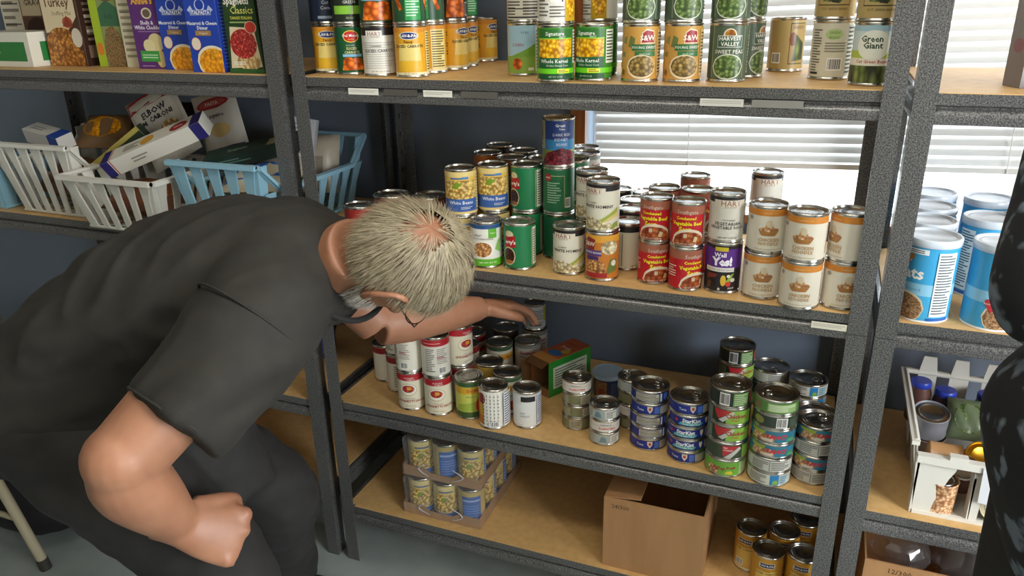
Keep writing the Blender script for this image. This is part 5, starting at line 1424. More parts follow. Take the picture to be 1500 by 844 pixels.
for i in range(4):
    xx = -X + .045 + i * .064
    m = MB()
    m.prism([(xx - .019, .004), (xx + .019, .004), (xx + .019, H_), (xx + .013, H_ + .042), (xx - .013, H_ + .042), (xx - .019, H_)], Y1 - .003, Y1, wp, 'y')
    m.build('slat', wb, 0)
# front: two corner columns, a middle column, a low sill and a handle bar
for x0_, x1_, zt_ in ((-X, -X + .052, .128), (-.022, .0, .112), (X - .052, X, .128)):
    m = MB()
    xs0, xs1 = x0_ * .92, x1_ * .92
    if x0_ < -.1:
        pr = [(xs0, 0), (xs0 + .030, 0), (xs0 + .034, .03), (x1_ + .01, .088), (x1_ + .02, .110), (x1_ + .02, zt_), (x0_, zt_)]
    elif x0_ > 0:
        pr = [(xs1 - .030, 0), (xs1, 0), (x1_, zt_), (x0_ - .02, zt_), (x0_ - .02, .110), (x0_ - .01, .088), (xs1 - .034, .03)]
    else:
        pr = [(x0_ + .004, 0), (x1_ - .004, 0), (x1_, zt_), (x0_, zt_)]
    m.prism(pr, Y0, Y0 + .004, wp, 'y')
    m.box(x0_ * .96, x0_ * .96 + .004, Y0, Y0 + .03, 0, zt_ * .9, wp)
    m.build('front_post', wb, 0)
m = MB()
m.box(-X + .01, X - .01, Y0 - .002, Y0 + .006, .0, .008, wp)
m.build('front_sill', wb, 0)
m = MB()
m.box(-X + .002, X - .002, Y0 - .006, Y0 + .010, .118, .134, wp)
m.box(-X * .55, -X * .30, Y0 - .006, Y0 + .010, .134, .142, wp)
m.box(X * .2, X * .45, Y0 - .006, Y0 + .010, .134, .142, wp)
m.build('handle_bar', wb, 0)
m = MB()
m.add([(-.012, Y0 - .009, .132), (.068, Y0 - .009, .128), (.066, Y0 - .012, .060), (.030, Y0 - .011, .052), (-.010, Y0 - .010, .056)], [(4, 3, 2, 1, 0), (0, 1, 2, 3, 4)], mat('#dfe0e4', .5))
o = m.build('paper_label', wb, 0)


def jar(name, label, x, y, z, r, h, capc, body, tilt=(0, 0, 0), caph=.014):
    e = empty(name, (x, y, z), 0, label, 'jar', 'jars and tins in the white bin')
    e.rotation_euler = tilt
    m = MB()
    m.lathe([(.0005, .001), (r - .003, 0), (r, .004), (r, h * .72), (r * .8, h * .86), (r * .78, h - caph * .5), (.0005, h - caph * .5)], body, 24)
    m.build('glass', e, 45)
    m = MB()
    m.lathe([(r * .84, h - caph), (r * .88, h - caph * .9), (r * .88, h - .002), (r * .82, h), (.0005, h)], capc, 28)
    m.build('cap', e, 45)


def tin(name, label, x, y, z, r, h, body, tilt=(0, 0, 0), lid=None):
    e = empty(name, (x, y, z), 0, label, 'tin', 'jars and tins in the white bin')
    e.rotation_euler = tilt
    m = MB()
    m.lathe([(.0005, .002), (r - .003, .002), (r - .001, 0), (r, .002), (r - .001, .004), (r - .001, h - .004), (r, h - .002), (r - .001, h), (r - .0025, h - .001), (r - .003, h - .0035)], body, 32)
    m.build('body', e, 45)
    m = MB()
    z_ = h - .0035
    m.lathe([(r - .003, z_), (r - .006, z_ + .0006), (r * .72, z_ + .0004), (r * .68, z_ + .0016), (r * .64, z_ + .0004), (.0005, z_ + .0004)], lid or M_LID, 32)
    m.build('lid', e, 45)


BCAP = mat('#2b3fae', .35, name='blue_cap')
GOLD = mat('#c9962e', .28, 1.0, name='gold_lacquer')
ZR = R3 + .005
jar('spice_jar', 'blue-capped jar at the back corner of the white bin', 1.335, .325, ZR + .045, .024, .10, BCAP, colour('#5c3c34'))
jar('spice_jar', 'blue-capped jar next to the corner one in the white bin', 1.385, .315, ZR + .035, .024, .10, BCAP, colour('#4a3440'))
jar('spice_jar', 'blue-capped jar alone further along the back of the white bin', 1.468, .322, ZR + .035, .025, .10, BCAP, colour('#8a8f7c'))
jar('spice_jar', 'blue-capped jar at the far back corner behind the floral sleeve', 1.525, .31, ZR + .035, .022, .10, BCAP, colour('#7a7a74'))
tin('food_tin', 'silver lidded tin lying level in the white bin corner', 1.350, .235, ZR + .070, .036, .055, colour('#7c7c84'), (rad(14), 0, 0))
tin('food_tin', 'plain tin under the silver lidded tin', 1.352, .232, ZR + .002, .036, .060, colour('#8a7468'))
tin('food_tin', 'gold-lidded tin tilted in the middle of the white bin', 1.432, .165, ZR + .040, .034, .060, GOLD, (rad(38), rad(10), 0), GOLD)
tin('food_tin', 'gold-lidded tin half covered by the floral sleeve', 1.508, .190, ZR + .045, .032, .060, GOLD, (rad(30), rad(-8), 0), GOLD)
pouch('herb_bag', 'clear bag of green herbs in the white bin', .085, .09, .04, (1.428, .262, ZR + .095), (rad(-40), 0, 0), '#6c7a5c', [('e', 0, .5, 36, .36, 'peas')])
pouch('noodle_bag', 'crinkled clear bag along the back of the white bin', .085, .10, .04, (1.492, .262, ZR + .085), (rad(-38), 0, 0), '#a8aaa8', [])
tin('food_tin', 'tan tin lying on its side by the bin wall', 1.345, .150, ZR + .062, .028, .062, colour('#b58a5c'), (0, rad(90), 0))
tin('food_tin', 'mustard and brown tin below the tan one', 1.345, .100, ZR + .045, .027, .060, colour('#a8742c'), (0, rad(90), rad(8)))
tin('food_tin', 'pale striped tin standing behind the bin\'s front opening', 1.362, .055, ZR + .001, .030, .070, colour('flakes'), (rad(4), 0, 0))
tin('food_tin', 'round tin seen end on through the front opening', 1.462, .092, ZR + .036, .034, .06, colour('#b9aa88'), (rad(90), 0, 0), mat('#d6cdb2', .4))
tin('food_tin', 'silver-edged brown tin beside the gold-lidded one', 1.405, .110, ZR + .035, .030, .055, colour('#6a4038'), (rad(30), rad(-6), 0))

# ------------------------------------------------------------------ people
def skin_mat(name, c1, c2, c3):
    m = noisy(name, c1, c2, 14, 0.5, 0.15, 380, detail=6, bdist=0.0008)
    b = m.node_tree.nodes['Principled BSDF']
    b.inputs['Subsurface Weight'].default_value = 0.12
    b.inputs['Subsurface Radius'].default_value = (0.02, 0.008, 0.004)
    b.inputs['Subsurface Scale'].default_value = 0.3
    return m


M_SKIN = skin_mat('ruddy_skin', '#926349', '#a17156', '#a5604a')
M_SHIRT = noisy('faded_black_jersey', '#201d18', '#26231d', 30, 0.85, 0.25, 900, bdist=0.0005)
M_COLLAR = noisy('black_rib_collar', '#171514', '#1e1c1b', 40, 0.9, 0.3, 700)
M_PANTS = noisy('black_work_trousers', '#191817', '#211f1d', 24, 0.85, 0.25, 700, bdist=0.0005)
M_HAIR = noisy('grey_blond_hair', '#7d7158', '#a3967a', 60, 0.55, lo=.3, hi=.7)
M_BEARD = noisy('white_beard_hair', '#bdb5a8', '#d6d0c6', 60, 0.6)


def voxel_union(parts, voxel, smooth_it, mats_, factor=0.5):
    """joins overlapping closed tubes into one continuous skin; returns mesh data"""
    vs, fs = [], []
    for v, f in parts:
        o = len(vs)
        vs += [tuple(p) for p in v]
        fs += [tuple(i + o for i in q) for q in f]
    me = bpy.data.meshes.new('tmp')
    me.from_pydata(vs, [], fs)
    ob = bpy.data.objects.new('tmp', me)
    COL.objects.link(ob)
    md = ob.modifiers.new('r', 'REMESH')
    md.mode = 'VOXEL'
    md.voxel_size = voxel
    sm = ob.modifiers.new('s', 'SMOOTH')
    sm.factor, sm.iterations = factor, smooth_it
    dg = bpy.context.evaluated_depsgraph_get()
    dg.update()
    out = bpy.data.meshes.new_from_object(ob.evaluated_get(dg))
    bpy.data.objects.remove(ob)
    bpy.data.meshes.remove(me)
    out.materials.clear()
    for m_ in mats_:
        out.materials.append(m_)
    out.polygons.foreach_set('use_smooth', [True] * len(out.polygons))
    return out


def displace(me, fn):
    n_ = len(me.vertices)
    nr = [v.normal.copy() for v in me.vertices]
    for v, nn in zip(me.vertices, nr):
        v.co = v.co + nn * fn(v.co)
    me.update()


def limb(pts, rads, seg=20, side=None, n=5):
    """smooth tapered tube; rads are (a, b) pairs"""
    rads = [(q, q) if not hasattr(q, '__len__') else q for q in rads]
    p, q = spline(pts, rads, n)
    return tube_geo(p, [a for a, b in q], seg, side=side, rad2=[b for a, b in q])


def blob(c, rx, ry, rz_, frame=None, seg=16, rings=10):
    vs, fs = [], []
    for j in range(rings + 1):
        th = math.pi * j / rings
        for i in range(seg):
            a = 2 * math.pi * i / seg
            p = Vector((rx * math.sin(th) * math.cos(a), ry * math.sin(th) * math.sin(a), rz_ * math.cos(th)))
            vs.append(tuple((frame @ p if frame is not None else p) + Vector(c)))
    fs = [(j * seg + i, (j + 1) * seg + i, (j + 1) * seg + (i + 1) % seg, j * seg + (i + 1) % seg) for j in range(rings) for i in range(seg)]
    return vs, fs


def hand(wrist, d, back, thumb, curl, k=1.0, spread=0.0, fist=False):
    """palm and five separate fingers. d: wrist to knuckles, back: normal of the hand's back, thumb: towards the thumb side;
    curl: bend in degrees at each of the three finger joints"""
    d, back = Vector(d).normalized(), Vector(back)
    back = (back - d * back.dot(d)).normalized()
    th = Vector(thumb)
    th = (th - d * th.dot(d) - back * th.dot(back)).normalized()
    w = Vector(wrist)
    out = [limb([w - d * .03 * k, w, w + d * .035 * k, w + d * .072 * k, w + d * .088 * k], [(.026 * k, .022 * k), (.028 * k, .022 * k), (.037 * k, .020 * k), (.041 * k, .017 * k), (.037 * k, .012 * k)], 20, th)]
    for i, (off, ln, rr) in enumerate(((.031, .96, .0094), (.0105, 1.06, .0097), (-.0100, 1.0, .0094), (-.0300, .80, .0084))):
        p = w + d * ((.080 - .004 * abs(i - 1)) * k) + th * (off * k)
        pts, rad_ = [p - d * .02 * k], [rr * 1.05 * k]
        dirv, nb = (d + th * (spread * (1.5 - i) * .1)).normalized(), back.copy()
        for jn, (sl, ang) in enumerate(zip((.044, .028, .021), curl)):
            q = Matrix.Rotation(-math.radians(ang + i * 2), 3, th if True else d)
            # bend towards the palm (away from back)
            ax = dirv.cross(back if jn == 0 else nb)
            a_ = math.radians(ang)
            nd = dirv * math.cos(a_) - nb * math.sin(a_)
            nb = (nb * math.cos(a_) + dirv * math.sin(a_)).normalized()
            pts.append(p)
            rad_.append(rr * (1.08 - .1 * jn) * k)
            dirv = nd.normalized()
            p = p + dirv * (sl * ln * k)
        pts.append(p)
        rad_.append(rr * .72 * k)
        out.append(limb(pts, rad_, 12, n=4))
    if fist:
        for i, off in enumerate((.030, .0105, -.0095, -.0290)):
            out.append(blob(w + d * ((.082 - .004 * abs(i - 1)) * k) + th * (off * k) + back * .004 * k, .0118 * k, .0118 * k, .0118 * k))
    b0 = w + d * .018 * k + th * .026 * k - back * .004 * k
    t1 = b0 + (d * .62 + th * .62 - back * .25) * .040 * k
    t2 = t1 + (d * .90 + th * .05 - back * .30) * .030 * k
    t3 = t2 + (d * .80 - th * .35 - back * .35) * .024 * k
    if fist:
        t1 = b0 + (d * .85 + th * .40 - back * .15) * .040 * k
        t2 = t1 + (d * .60 - back * .75 + th * .05) * .032 * k
        t3 = t2 + (-th * .75 - back * .45) * .026 * k
    out.append(limb([b0 - d * .012 * k, b0, t1, t2, t3], [.015 * k, .0155 * k, .0125 * k, .0108 * k, .0075 * k], 12, n=4))
    return out


HEADZ = [(-.115, .018, .045, .072), (-.106, .034, .018, .084), (-.086, .050, -.012, .087), (-.065, .060, -.036, .085), (-.040, .066, -.060, .086), (-.015, .070, -.080, .087), (.010, .073, -.090, .087),
         (.035, .075, -.094, .090), (.060, .073, -.090, .086), (.080, .065, -.080, .074), (.098, .048, -.060, .052), (.109, .026, -.036, .026), (.113, .006, -.012, .004)]


def head_section(z):
    hz = HEADZ
    if z <= hz[0][0]:
        return hz[0][1:]
    for p, q in zip(hz, hz[1:]):
        if z <= q[0]:
            t = (z - p[0]) / (q[0] - p[0])
            return tuple(p[i] * (1 - t) + q[i] * t for i in (1, 2, 3))
    return hz[-1][1:]


def head_point(z, a, grow=0.0):
    w, y0, y1 = head_section(z)
    cy, ry = (y0 + y1) / 2, (y1 - y0) / 2
    zz = z + grow * max(0, (z - .05) / .06)
    return Vector(((w + grow) * math.sin(a), cy - (ry + grow) * math.cos(a), zz))     # a = 0 at the back of the head


def head_parts(M):
    """closed tubes of a head with features, mapped by matrix M (local x right, y face, z crown)"""
    parts = []
    seg = 28
    vs, fs = [], []
    zs = [-.115, -.111, -.106, -.096, -.086, -.075, -.065, -.052, -.040, -.027, -.015, -.002, .010, .022, .035, .048, .060, .070, .080, .090, .098, .104, .109, .112, .113]
    for z in zs:
        for i in range(seg):
            vs.append(M @ head_point(z, 2 * math.pi * i / seg))
    for j in range(len(zs) - 1):
        for i in range(seg):
            fs.append((j * seg + i, j * seg + (i + 1) % seg, (j + 1) * seg + (i + 1) % seg, (j + 1) * seg + i))
    fs += [tuple(range(seg - 1, -1, -1)), tuple((len(zs) - 1) * seg + i for i in range(seg))]
    parts.append((vs, fs))

    def L(pts, rads, seg=10, side=None):
        v, f = limb(pts, rads, seg, side, 4)
        parts.append(([M @ Vector(p) for p in v], f))
    L([(0, .080, .022), (0, .092, .008), (0, .104, -.014), (0, .108, -.024), (0, .094, -.034)], [.006, .0075, .0105, .0125, .008])
    for s in (-1, 1):
        L([(s * .006, .096, -.027), (s * .014, .096, -.027), (s * .018, .088, -.026)], [.007, .0075, .005])
        L([(s * .006, .089, .026), (s * .026, .087, .031), (s * .046, .074, .027), (s * .058, .058, .018)], [.006, .008, .008, .005])
        L([(s * .030, .074, -.020), (s * .048, .064, -.016), (s * .060, .044, -.010)], [.012, .013, .010])
        # ear: rim, lobe and inner shell
        L([(s * .066, .012, .004), (s * .080, .008, .026), (s * .091, -.014, .037), (s * .096, -.034, .024), (s * .092, -.033, -.008), (s * .082, -.016, -.032), (s * .072, .0, -.040)], [.005, .0062, .0068, .0066, .0060, .0072, .007], 8)
        L([(s * .072, -.006, .018), (s * .080, -.016, .004), (s * .073, -.008, -.020)], [(.014, .006)] * 3, 10, (0, 1, 0))
    L([(-.026, .077, -.063), (0, .089, -.0585), (.026, .077, -.063)], [.003, .0056, .003])
    L([(-.024, .076, -.070), (0, .087, -.0735), (.024, .076, -.070)], [.003, .0066, .003])
    L([(0, .076, -.096), (0, .083, -.100), (0, .078, -.110)], [.012, .014, .009])
    return parts


def strand_mesh(roots, m_, width, segs=3):
    """roots: (point, direction, normal, length, droop); flat tapered blades in one mesh"""
    vs, fs = [], []
    for p, d, nn, ln, dr in roots:
        s = d.cross(nn)
        if s.length < 1e-5:
            continue
        s.normalize()
        o = len(vs)
        q = p.copy()
        dd = d.copy()
        for j in range(segs + 1):
            w = width * (1 - j / (segs + .6))
            vs.append(tuple(q - s * w))
            vs.append(tuple(q + s * w))
            q = q + dd * (ln / segs)
            dd = (dd - nn * dr / segs).normalized()
        for j in range(segs):
            fs.append((o + 2 * j, o + 2 * j + 1, o + 2 * j + 3, o + 2 * j + 2))
    me = bpy.data.meshes.new('hair')
    me.from_pydata(vs, [], fs)
    me.materials.append(m_)
    me.polygons.foreach_set('use_smooth', [True] * len(fs))
    return me


def ring_tube(M, pts, r, m_, name, parent, closed=False, seg=6):
    b = MB()
    b.tube([M @ Vector(p) for p in pts], r, m_, seg, closed=closed)
    return b.build(name, parent)


# ---- the man bending to the shelves
man = empty('person', (-.02, -.5, 0), 0, 'man with grey hair in black T-shirt bending down and reaching into a shelf', 'person')
MO = Vector((-.02, -.5, 0))


def put(name, me):
    o = link(name, me, man)
    o.location = -MO
    return o


hc = Vector((.4385, -.4035, 1.0655))
cz, fy = Vector((.982, .160, .095)).normalized(), Vector((-.015, .577, -.817))
fy = (fy - cz * fy.dot(cz)).normalized()
rx_ = fy.cross(cz)
HS = 1.03
HM = Matrix(((rx_.x, fy.x, cz.x, hc.x), (rx_.y, fy.y, cz.y, hc.y), (rx_.z, fy.z, cz.z, hc.z), (0, 0, 0, 1))) @ Matrix.Diagonal((HS * .93, HS, HS, 1))
side = Vector((-.514, .857, .028))
pel, bel, che, ush, nek = Vector((-.215, -.590, .792)), Vector((-.062, -.515, .925)), Vector((.105, -.452, 1.010)), Vector((.215, -.430, 1.030)), Vector((.292, -.410, 1.040))
rsh, relb, rwr = Vector((.285, -.565, 1.020)), Vector((.184, -.792, .853)), Vector((.187, -.712, .698))
lsh, lelb, lwr = Vector((.150, -.285, 1.035)), Vector((.270, -.215, .850)), Vector((.405, -.012, .822))
rhip, rknee, rank = Vector((-.150, -.635, .775)), Vector((.160, -.600, .470)), Vector((-.02, -.66, .09))
lhip, lknee, lank = Vector((-.270, -.530, .775)), Vector((.065, -.360, .500)), Vector((-.075, -.200, .09))
parts = head_parts(HM)
nk = HM @ Vector((0, -.030, -.055))
parts.append(limb([nek - (nk - nek) * .6, nek, (nek + nk) / 2, nk], [(.066, .062), (.062, .058), (.058, .058), (.056, .058)], 20, side))
parts.append(limb([pel, bel, che, ush, nek], [(.150, .115), (.155, .120), (.160, .110), (.135, .085), (.060, .055)], 24, side))
parts.append(limb([rsh, (rsh + relb) / 2 + Vector((0, 0, .004)), relb + (rsh - relb) * .08], [.062, .061, .056], 20))
parts.append(blob(relb + Vector((.006, .006, .012)), .054, .054, .054))
parts.append(limb([relb + Vector((.004, .012, .006)), relb + (rwr - relb) * .22, relb + (rwr - relb) * .6, rwr], [.052, .057, .049, (.034, .030)], 20))
hd = Vector((.62, .62, -.50)).normalized()
parts += hand(rwr, (.60, .58, -.54), (.60, -.56, .57), (-.116, .341, .933), (76, 96, 52), 1.22, 0, True)
parts.append(limb([lsh, (lsh + lelb) / 2, lelb], [.056, .052, .046], 18))
parts.append(limb([lelb, lelb + (lwr - lelb) * .25, lelb + (lwr - lelb) * .65, lwr], [.045, .048, .040, (.031, .026)], 18))
parts += hand(lwr, (.50, .85, -.14), (-.10, .20, .97), (.85, -.5, -.1), (22, 26, 18), .95, .6)
for hp, kn, an in ((rhip, rknee, rank), (lhip, lknee, lank)):
    parts.append(limb([hp, (hp + kn) / 2, kn, (kn + an) / 2, an], [.080, .075, .055, .050, .038], 16))
body = voxel_union(parts, .0048, 4, [M_SKIN])
put('body', body)

# shirt: torso and sleeves, one cloth
sl_end = Vector((.2320, -.722, .892))
sh_parts = [limb([pel + Vector((-.035, -.01, -.015)), pel + Vector((.02, .01, .02)), bel, che, ush, (ush + nek) / 2, nek + Vector((.014, .004, -.004)), nek + Vector((.050, .010, -.004))],
                 [(.175, .135), (.182, .142), (.180, .145), (.186, .136), (.172, .118), (.150, .112), (.102, .098), (.090, .090)], 32, side),
            limb([ush + (rsh - ush) * .35, rsh + Vector((-.01, .01, -.012)), (rsh + sl_end) / 2 + Vector((0, 0, -.012)), sl_end], [(.105, .100), (.108, .100), (.100, .090), (.094, .082)], 26),
            limb([ush + (lsh - ush) * .35, lsh, (lsh + lelb) / 2], [.098, .088, .076], 24)]
shirt = voxel_union(sh_parts, .0075, 10, [M_SHIRT])
tdir = (nek - pel).normalized()
upv = tdir.cross(side).normalized()


def folds(p):
    q = Vector(p) - pel
    t, s, u = q.dot(tdir), q.dot(side), q.dot(upv)
    k = max(0.0, 1 - abs(t - .18) / .50)
    f = noise.noise(Vector((t * 3.5 + s * 2, s * 15 + t * 5, u * 15 - t * 4))) + .5 * noise.noise(Vector((t * 9, s * 26 + 7, u * 26)))
    r = 1 - abs(noise.noise(Vector((t * 2.6 + 3, s * 11 - t * 6, u * 11 + t * 5)))) * 2
    arm = 0.006 * noise.noise(Vector((p[0] * 9, p[1] * 7, p[2] * 22)))
    return .012 * f * k + .018 * max(0, r - .5) * k + arm * 1.1


displace(shirt, folds)
put('t_shirt', shirt)
# collar band
b = MB()
pts = []
cn = nek + Vector((.044, .009, -.003))
nx = (nk - nek).normalized()
su_ = (side - nx * side.dot(nx)).normalized()
sv_ = nx.cross(su_)
for i in range(40):
    a = 2 * math.pi * i / 40
    pts.append(cn + su_ * .0885 * math.cos(a) + sv_ * .0885 * math.sin(a))
b.tube(pts, .0055, M_COLLAR, 8, closed=True)
o = b.build('collar', man)
o.location = -MO
# armhole seam where the sleeve is set in
b = MB()
sc_, sd_ = rsh + (sl_end - rsh) * .10, (sl_end - rsh).normalized()
q1 = sd_.orthogonal().normalized()
q2 = sd_.cross(q1)
b.tube([sc_ + q1 * .0965 * math.cos(2 * math.pi * i / 40) + q2 * .0965 * math.sin(2 * math.pi * i / 40) for i in range(40)], .0022, M_SHIRT, 6, closed=True)
o = b.build('armhole_seam', man)
o.location = -MO
# sleeve hem stitching
b = MB()
dn = (sl_end - rsh).normalized()
s1 = dn.orthogonal().normalized()
s2 = dn.cross(s1)
b.tube([sl_end - dn * .012 + s1 * .0890 * math.cos(2 * math.pi * i / 30) + s2 * .0835 * math.sin(2 * math.pi * i / 30) for i in range(30)], .0022, M_SHIRT, 6, closed=True)
o = b.build('sleeve_hem', man)
o.location = -MO

pt = [limb([pel + Vector((-.06, -.02, -.06)), pel, pel + (bel - pel) * .5], [(.150, .13), (.172, .148), (.160, .13)], 26, side),
      limb([pel, rhip, (rhip + rknee) / 2 + Vector((0, 0, .01)), rknee, rknee * .6 + rank * .4, rank + Vector((0, 0, .01))], [.14, .122, .108, .085, .080, .072], 22),
      limb([pel, lhip, (lhip + lknee) / 2, lknee, lknee * .6 + lank * .4, lank + Vector((0, 0, .01))], [.14, .122, .108, .085, .080, .072], 22),
      limb([pel + Vector((.03, .05, -.02)), Vector((-.02, -.47, .70)), Vector((.10, -.48, .56))], [.13, .11, .07], 18)]
pants = voxel_union(pt, .010, 8, [M_PANTS])
displace(pants, lambda p: .008 * noise.noise(Vector((p[0] * 9, p[1] * 9, p[2] * 16))) + .004 * noise.noise(Vector((p[0] * 24, p[1] * 24, p[2] * 30))))
put('trousers', pants)
for kn, an in ((rknee, rank), (lknee, lank)):
    fd = Vector((.95, .25, 0)).normalized()
    v, f = limb([an + Vector((0, 0, -.045)) - fd * .05, an + Vector((0, 0, -.042)), an + Vector((0, 0, -.050)) + fd * .09, an + Vector((0, 0, -.058)) + fd * .17], [(.034, .040), (.038, .046), (.044, .036), (.030, .024)], 18, fd.cross(Vector((0, 0, 1))))
    b = MB()
    b.add([(p[0], p[1], max(p[2], .002)) for p in v], f, mat('#1a1718', .5, name='black_shoe_leather'))
    o = b.build('shoe', man, 60)
    o.location = -MO

# hair: cap with a thin crown, and combed strands
random.seed(21)
whorl = Vector((.004, -.076, .074))


def hairline(a):
    """lowest z with hair, by angle from the back of the head"""
    t = abs((a + math.pi) % (2 * math.pi) - math.pi)
    if t < .95:
        return -.058 + .026 * (t / .95) ** 2
    if t < 1.35:
        return -.032 + (t - .95) / .4 * .068
    if t < 1.75:
        return .036
    if t < 2.1:
        return .036 + (t - 1.75) / .35 * .016
    return .052 + (t - 2.1) / 1.04 * .014


seg, zs = 72, [-.06 + .004 * i for i in range(44)]
vs, fs = [], []
for z in zs:
    for i in range(seg):
        a = 2 * math.pi * i / seg
        g = .0085 + .0035 * noise.noise(Vector((math.sin(a) * 3, math.cos(a) * 3, z * 40)))
        p = head_point(min(z, .1128), a, g)
        vs.append(tuple(HM @ p))
keep = []
for j in range(len(zs) - 1):
    for i in range(seg):
        a = 2 * math.pi * (i + .5) / seg
        p = head_point(min(zs[j], .1128), a)
        if zs[j] < hairline(a) or zs[j] > .1128:
            continue
        dd = (p - whorl).length
        if dd < .036 + .014 * noise.noise(Vector((a * 2, zs[j] * 60, 3))):
            continue
        keep.append((j * seg + i, j * seg + (i + 1) % seg, (j + 1) * seg + (i + 1) % seg, (j + 1) * seg + i))
b = MB()
b.add(vs, keep, M_HAIR)
hair = b.build('hair', man, 180)
hair.location = -MO
roots = []
while len(roots) < 9500:
    z = random.uniform(-.06, .1125)
    a = random.uniform(0, 2 * math.pi)
    if z < hairline(a) + random.uniform(-.004, .004):
        continue
    p = head_point(z, a, .006)
    dd = (p - whorl).length
    if dd < .042 and random.random() > .10 + .45 * (dd / .042) ** 2:
        continue
    nn = Vector((p.x / .075, (p.y + .002) / .09, p.z / .11)).normalized()
    fl = (p - whorl)
    fl = (fl - nn * fl.dot(nn))
    if fl.length < 1e-4:
        continue
    fl = fl.normalized() + Vector((.25, 0, -.55)) + Vector((random.uniform(-.35, .35), random.uniform(-.35, .35), random.uniform(-.35, .35)))
    fl = (fl - nn * fl.dot(nn)).normalized()
    d = (fl + nn * random.uniform(.12, .38)).normalized()
    ln = random.uniform(.020, .044) * (.6 if z < -.03 else 1)
    roots.append((HM @ p, (HM.to_3x3() @ d), (HM.to_3x3() @ nn), ln, random.uniform(.3, .8)))
o = put('hair_strands', strand_mesh(roots, M_HAIR, .00055))
o['kind'] = 'stuff'
o.parent = hair
o.location = (0, 0, 0)
roots = []
while len(roots) < 2600:
    z = random.uniform(-.113, -.035)
    a = random.uniform(math.pi * .36, math.pi * 1.64)
    t = abs(a - math.pi)
    if z > -.050 and t < 1.15:
        continue
    if z > -.085 and t < .25:
        continue
    p = head_point(z, a, .001)
    nn = Vector((p.x / .06, p.y / .09, (p.z + .03) / .25)).normalized()
    d = (Vector((random.uniform(-.3, .3), random.uniform(-.1, .4), -1)) + nn * random.uniform(.2, .7)).normalized()
    roots.append((HM @ p, HM.to_3x3() @ d, HM.to_3x3() @ nn, random.uniform(.008, .018), .4))
o = put('beard', strand_mesh(roots, M_BEARD, .0005, 2))
o['kind'] = 'stuff'
# eyes and glasses
WIRE = mat('#4a3a30', .3, .8, name='bronze_wire')
for s in (-1, 1):
    b = MB()
    v, f = blob((0, 0, 0), .0115, .0115, .0115)
    b.add([HM @ (Vector(p) + Vector((s * .031, .074, .008))) for p in v], f, mat('#e4ded6', .2, name='eye_white'))
    v, f = blob((0, 0, 0), .0058, .0020, .0058)
    b.add([HM @ (Vector(p) + Vector((s * .031, .0845, .006))) for p in v], f, mat('#4a5a66', .2, name='iris'))
    o = b.build('eye', man)
    o.location = -MO
gl = MB()
for s in (-1, 1):
    gl.tube([HM @ Vector((s * .034 + .024 * math.cos(2 * math.pi * i / 24), .104, .004 + .019 * math.sin(2 * math.pi * i / 24))) for i in range(24)], .0011, WIRE, 6, closed=True)
    gl.tube([HM @ Vector(p) for p in ((s * .058, .104, .010), (s * .074, .090, .012), (s * .079, .040, .012), (s * .080, -.004, .014), (s * .078, -.026, -.004))], .0012, WIRE, 6)
gl.tube([HM @ Vector(p) for p in ((-.010, .105, .008), (0, .110, .011), (.010, .105, .008))], .0011, WIRE, 6)
o = gl.build('glasses', man)
o.location = -MO

# ---- the person in the dark floral top at the edge of the aisle
M_FLORAL = noisy('black_floral_cotton', '#0e1015', '#66707a', 21, 0.85, lo=.56, hi=.63, detail=2.5)
wo = empty('person', (1.50, -.55, 0), 0, 'person in black floral top standing at the shelving, elbow bent', 'person')
WO = Vector((1.50, -.55, 0))


def putw(name, me):
    o = link(name, me, wo)
    o.location = -WO
    return o


ws = Vector((.62, -.78, 0)).normalized()       # across the shoulders
wf = Vector((.78, .62, 0)).normalized()
TC = Vector((1.485, -.40, 0))
tc_ = TC
hw = TC + Vector((.02, 0, 1.475))
WM = Matrix(((-ws.x, wf.x, 0, hw.x), (-ws.y, wf.y, 0, hw.y), (0, 0, 1, hw.z), (0, 0, 0, 1)))
WM = Matrix(((wf.y, wf.x, 0, hw.x), (-wf.x, wf.y, 0, hw.y), (0, 0, 1, hw.z), (0, 0, 0, 1)))
up = Vector((0, 0, 1))
wl = tc_ - ws * .165 + up * 1.285
wel = Vector((1.340, -.385, 1.121))
wwr = Vector((1.455, -.270, 1.010))
wr2 = tc_ + ws * .165 + up * 1.285
wer = tc_ + ws * .22 + up * 1.05
wwr2 = tc_ + ws * .20 + wf * .16 + up * .90
parts = head_parts(WM)
parts.append(limb([tc_ + up * 1.30, hw - up * .10, hw - up * .05], [.055, .048, .048], 16))
parts.append(limb([tc_ + up * .75, tc_ + up * .95, tc_ + up * 1.10, tc_ + up * 1.25, tc_ + up * 1.33], [(.10, .09), (.135, .12), (.11, .09), (.14, .085), (.06, .05)], 22, tuple(ws)))
parts.append(limb([wl, (wl + wel) / 2, wel], [.045, .042, .038], 14))
parts.append(limb([wel, (wel + wwr) / 2, wwr], [.037, .034, .024], 14))
parts += hand(wwr, (.7, .6, -.3), (-.3, .5, .8), (.4, -.6, .4), (30, 30, 20), .85)
parts.append(limb([wr2, (wr2 + wer) / 2, wer], [.045, .042, .038], 14))
parts.append(limb([wer, (wer + wwr2) / 2, wwr2], [.037, .034, .024], 14))
parts += hand(wwr2, wf - up * .3, up, -ws, (25, 25, 20), .85)
for s in (-1, 1):
    q = tc_ + ws * (s * .085)
    parts.append(limb([q + up * .85, q + up * .48, q + up * .28, q + up * .08], [.075, .055, .05, .034], 14))
putw('body', voxel_union(parts, .006, 3, [M_SKIN]))
hemz = .70
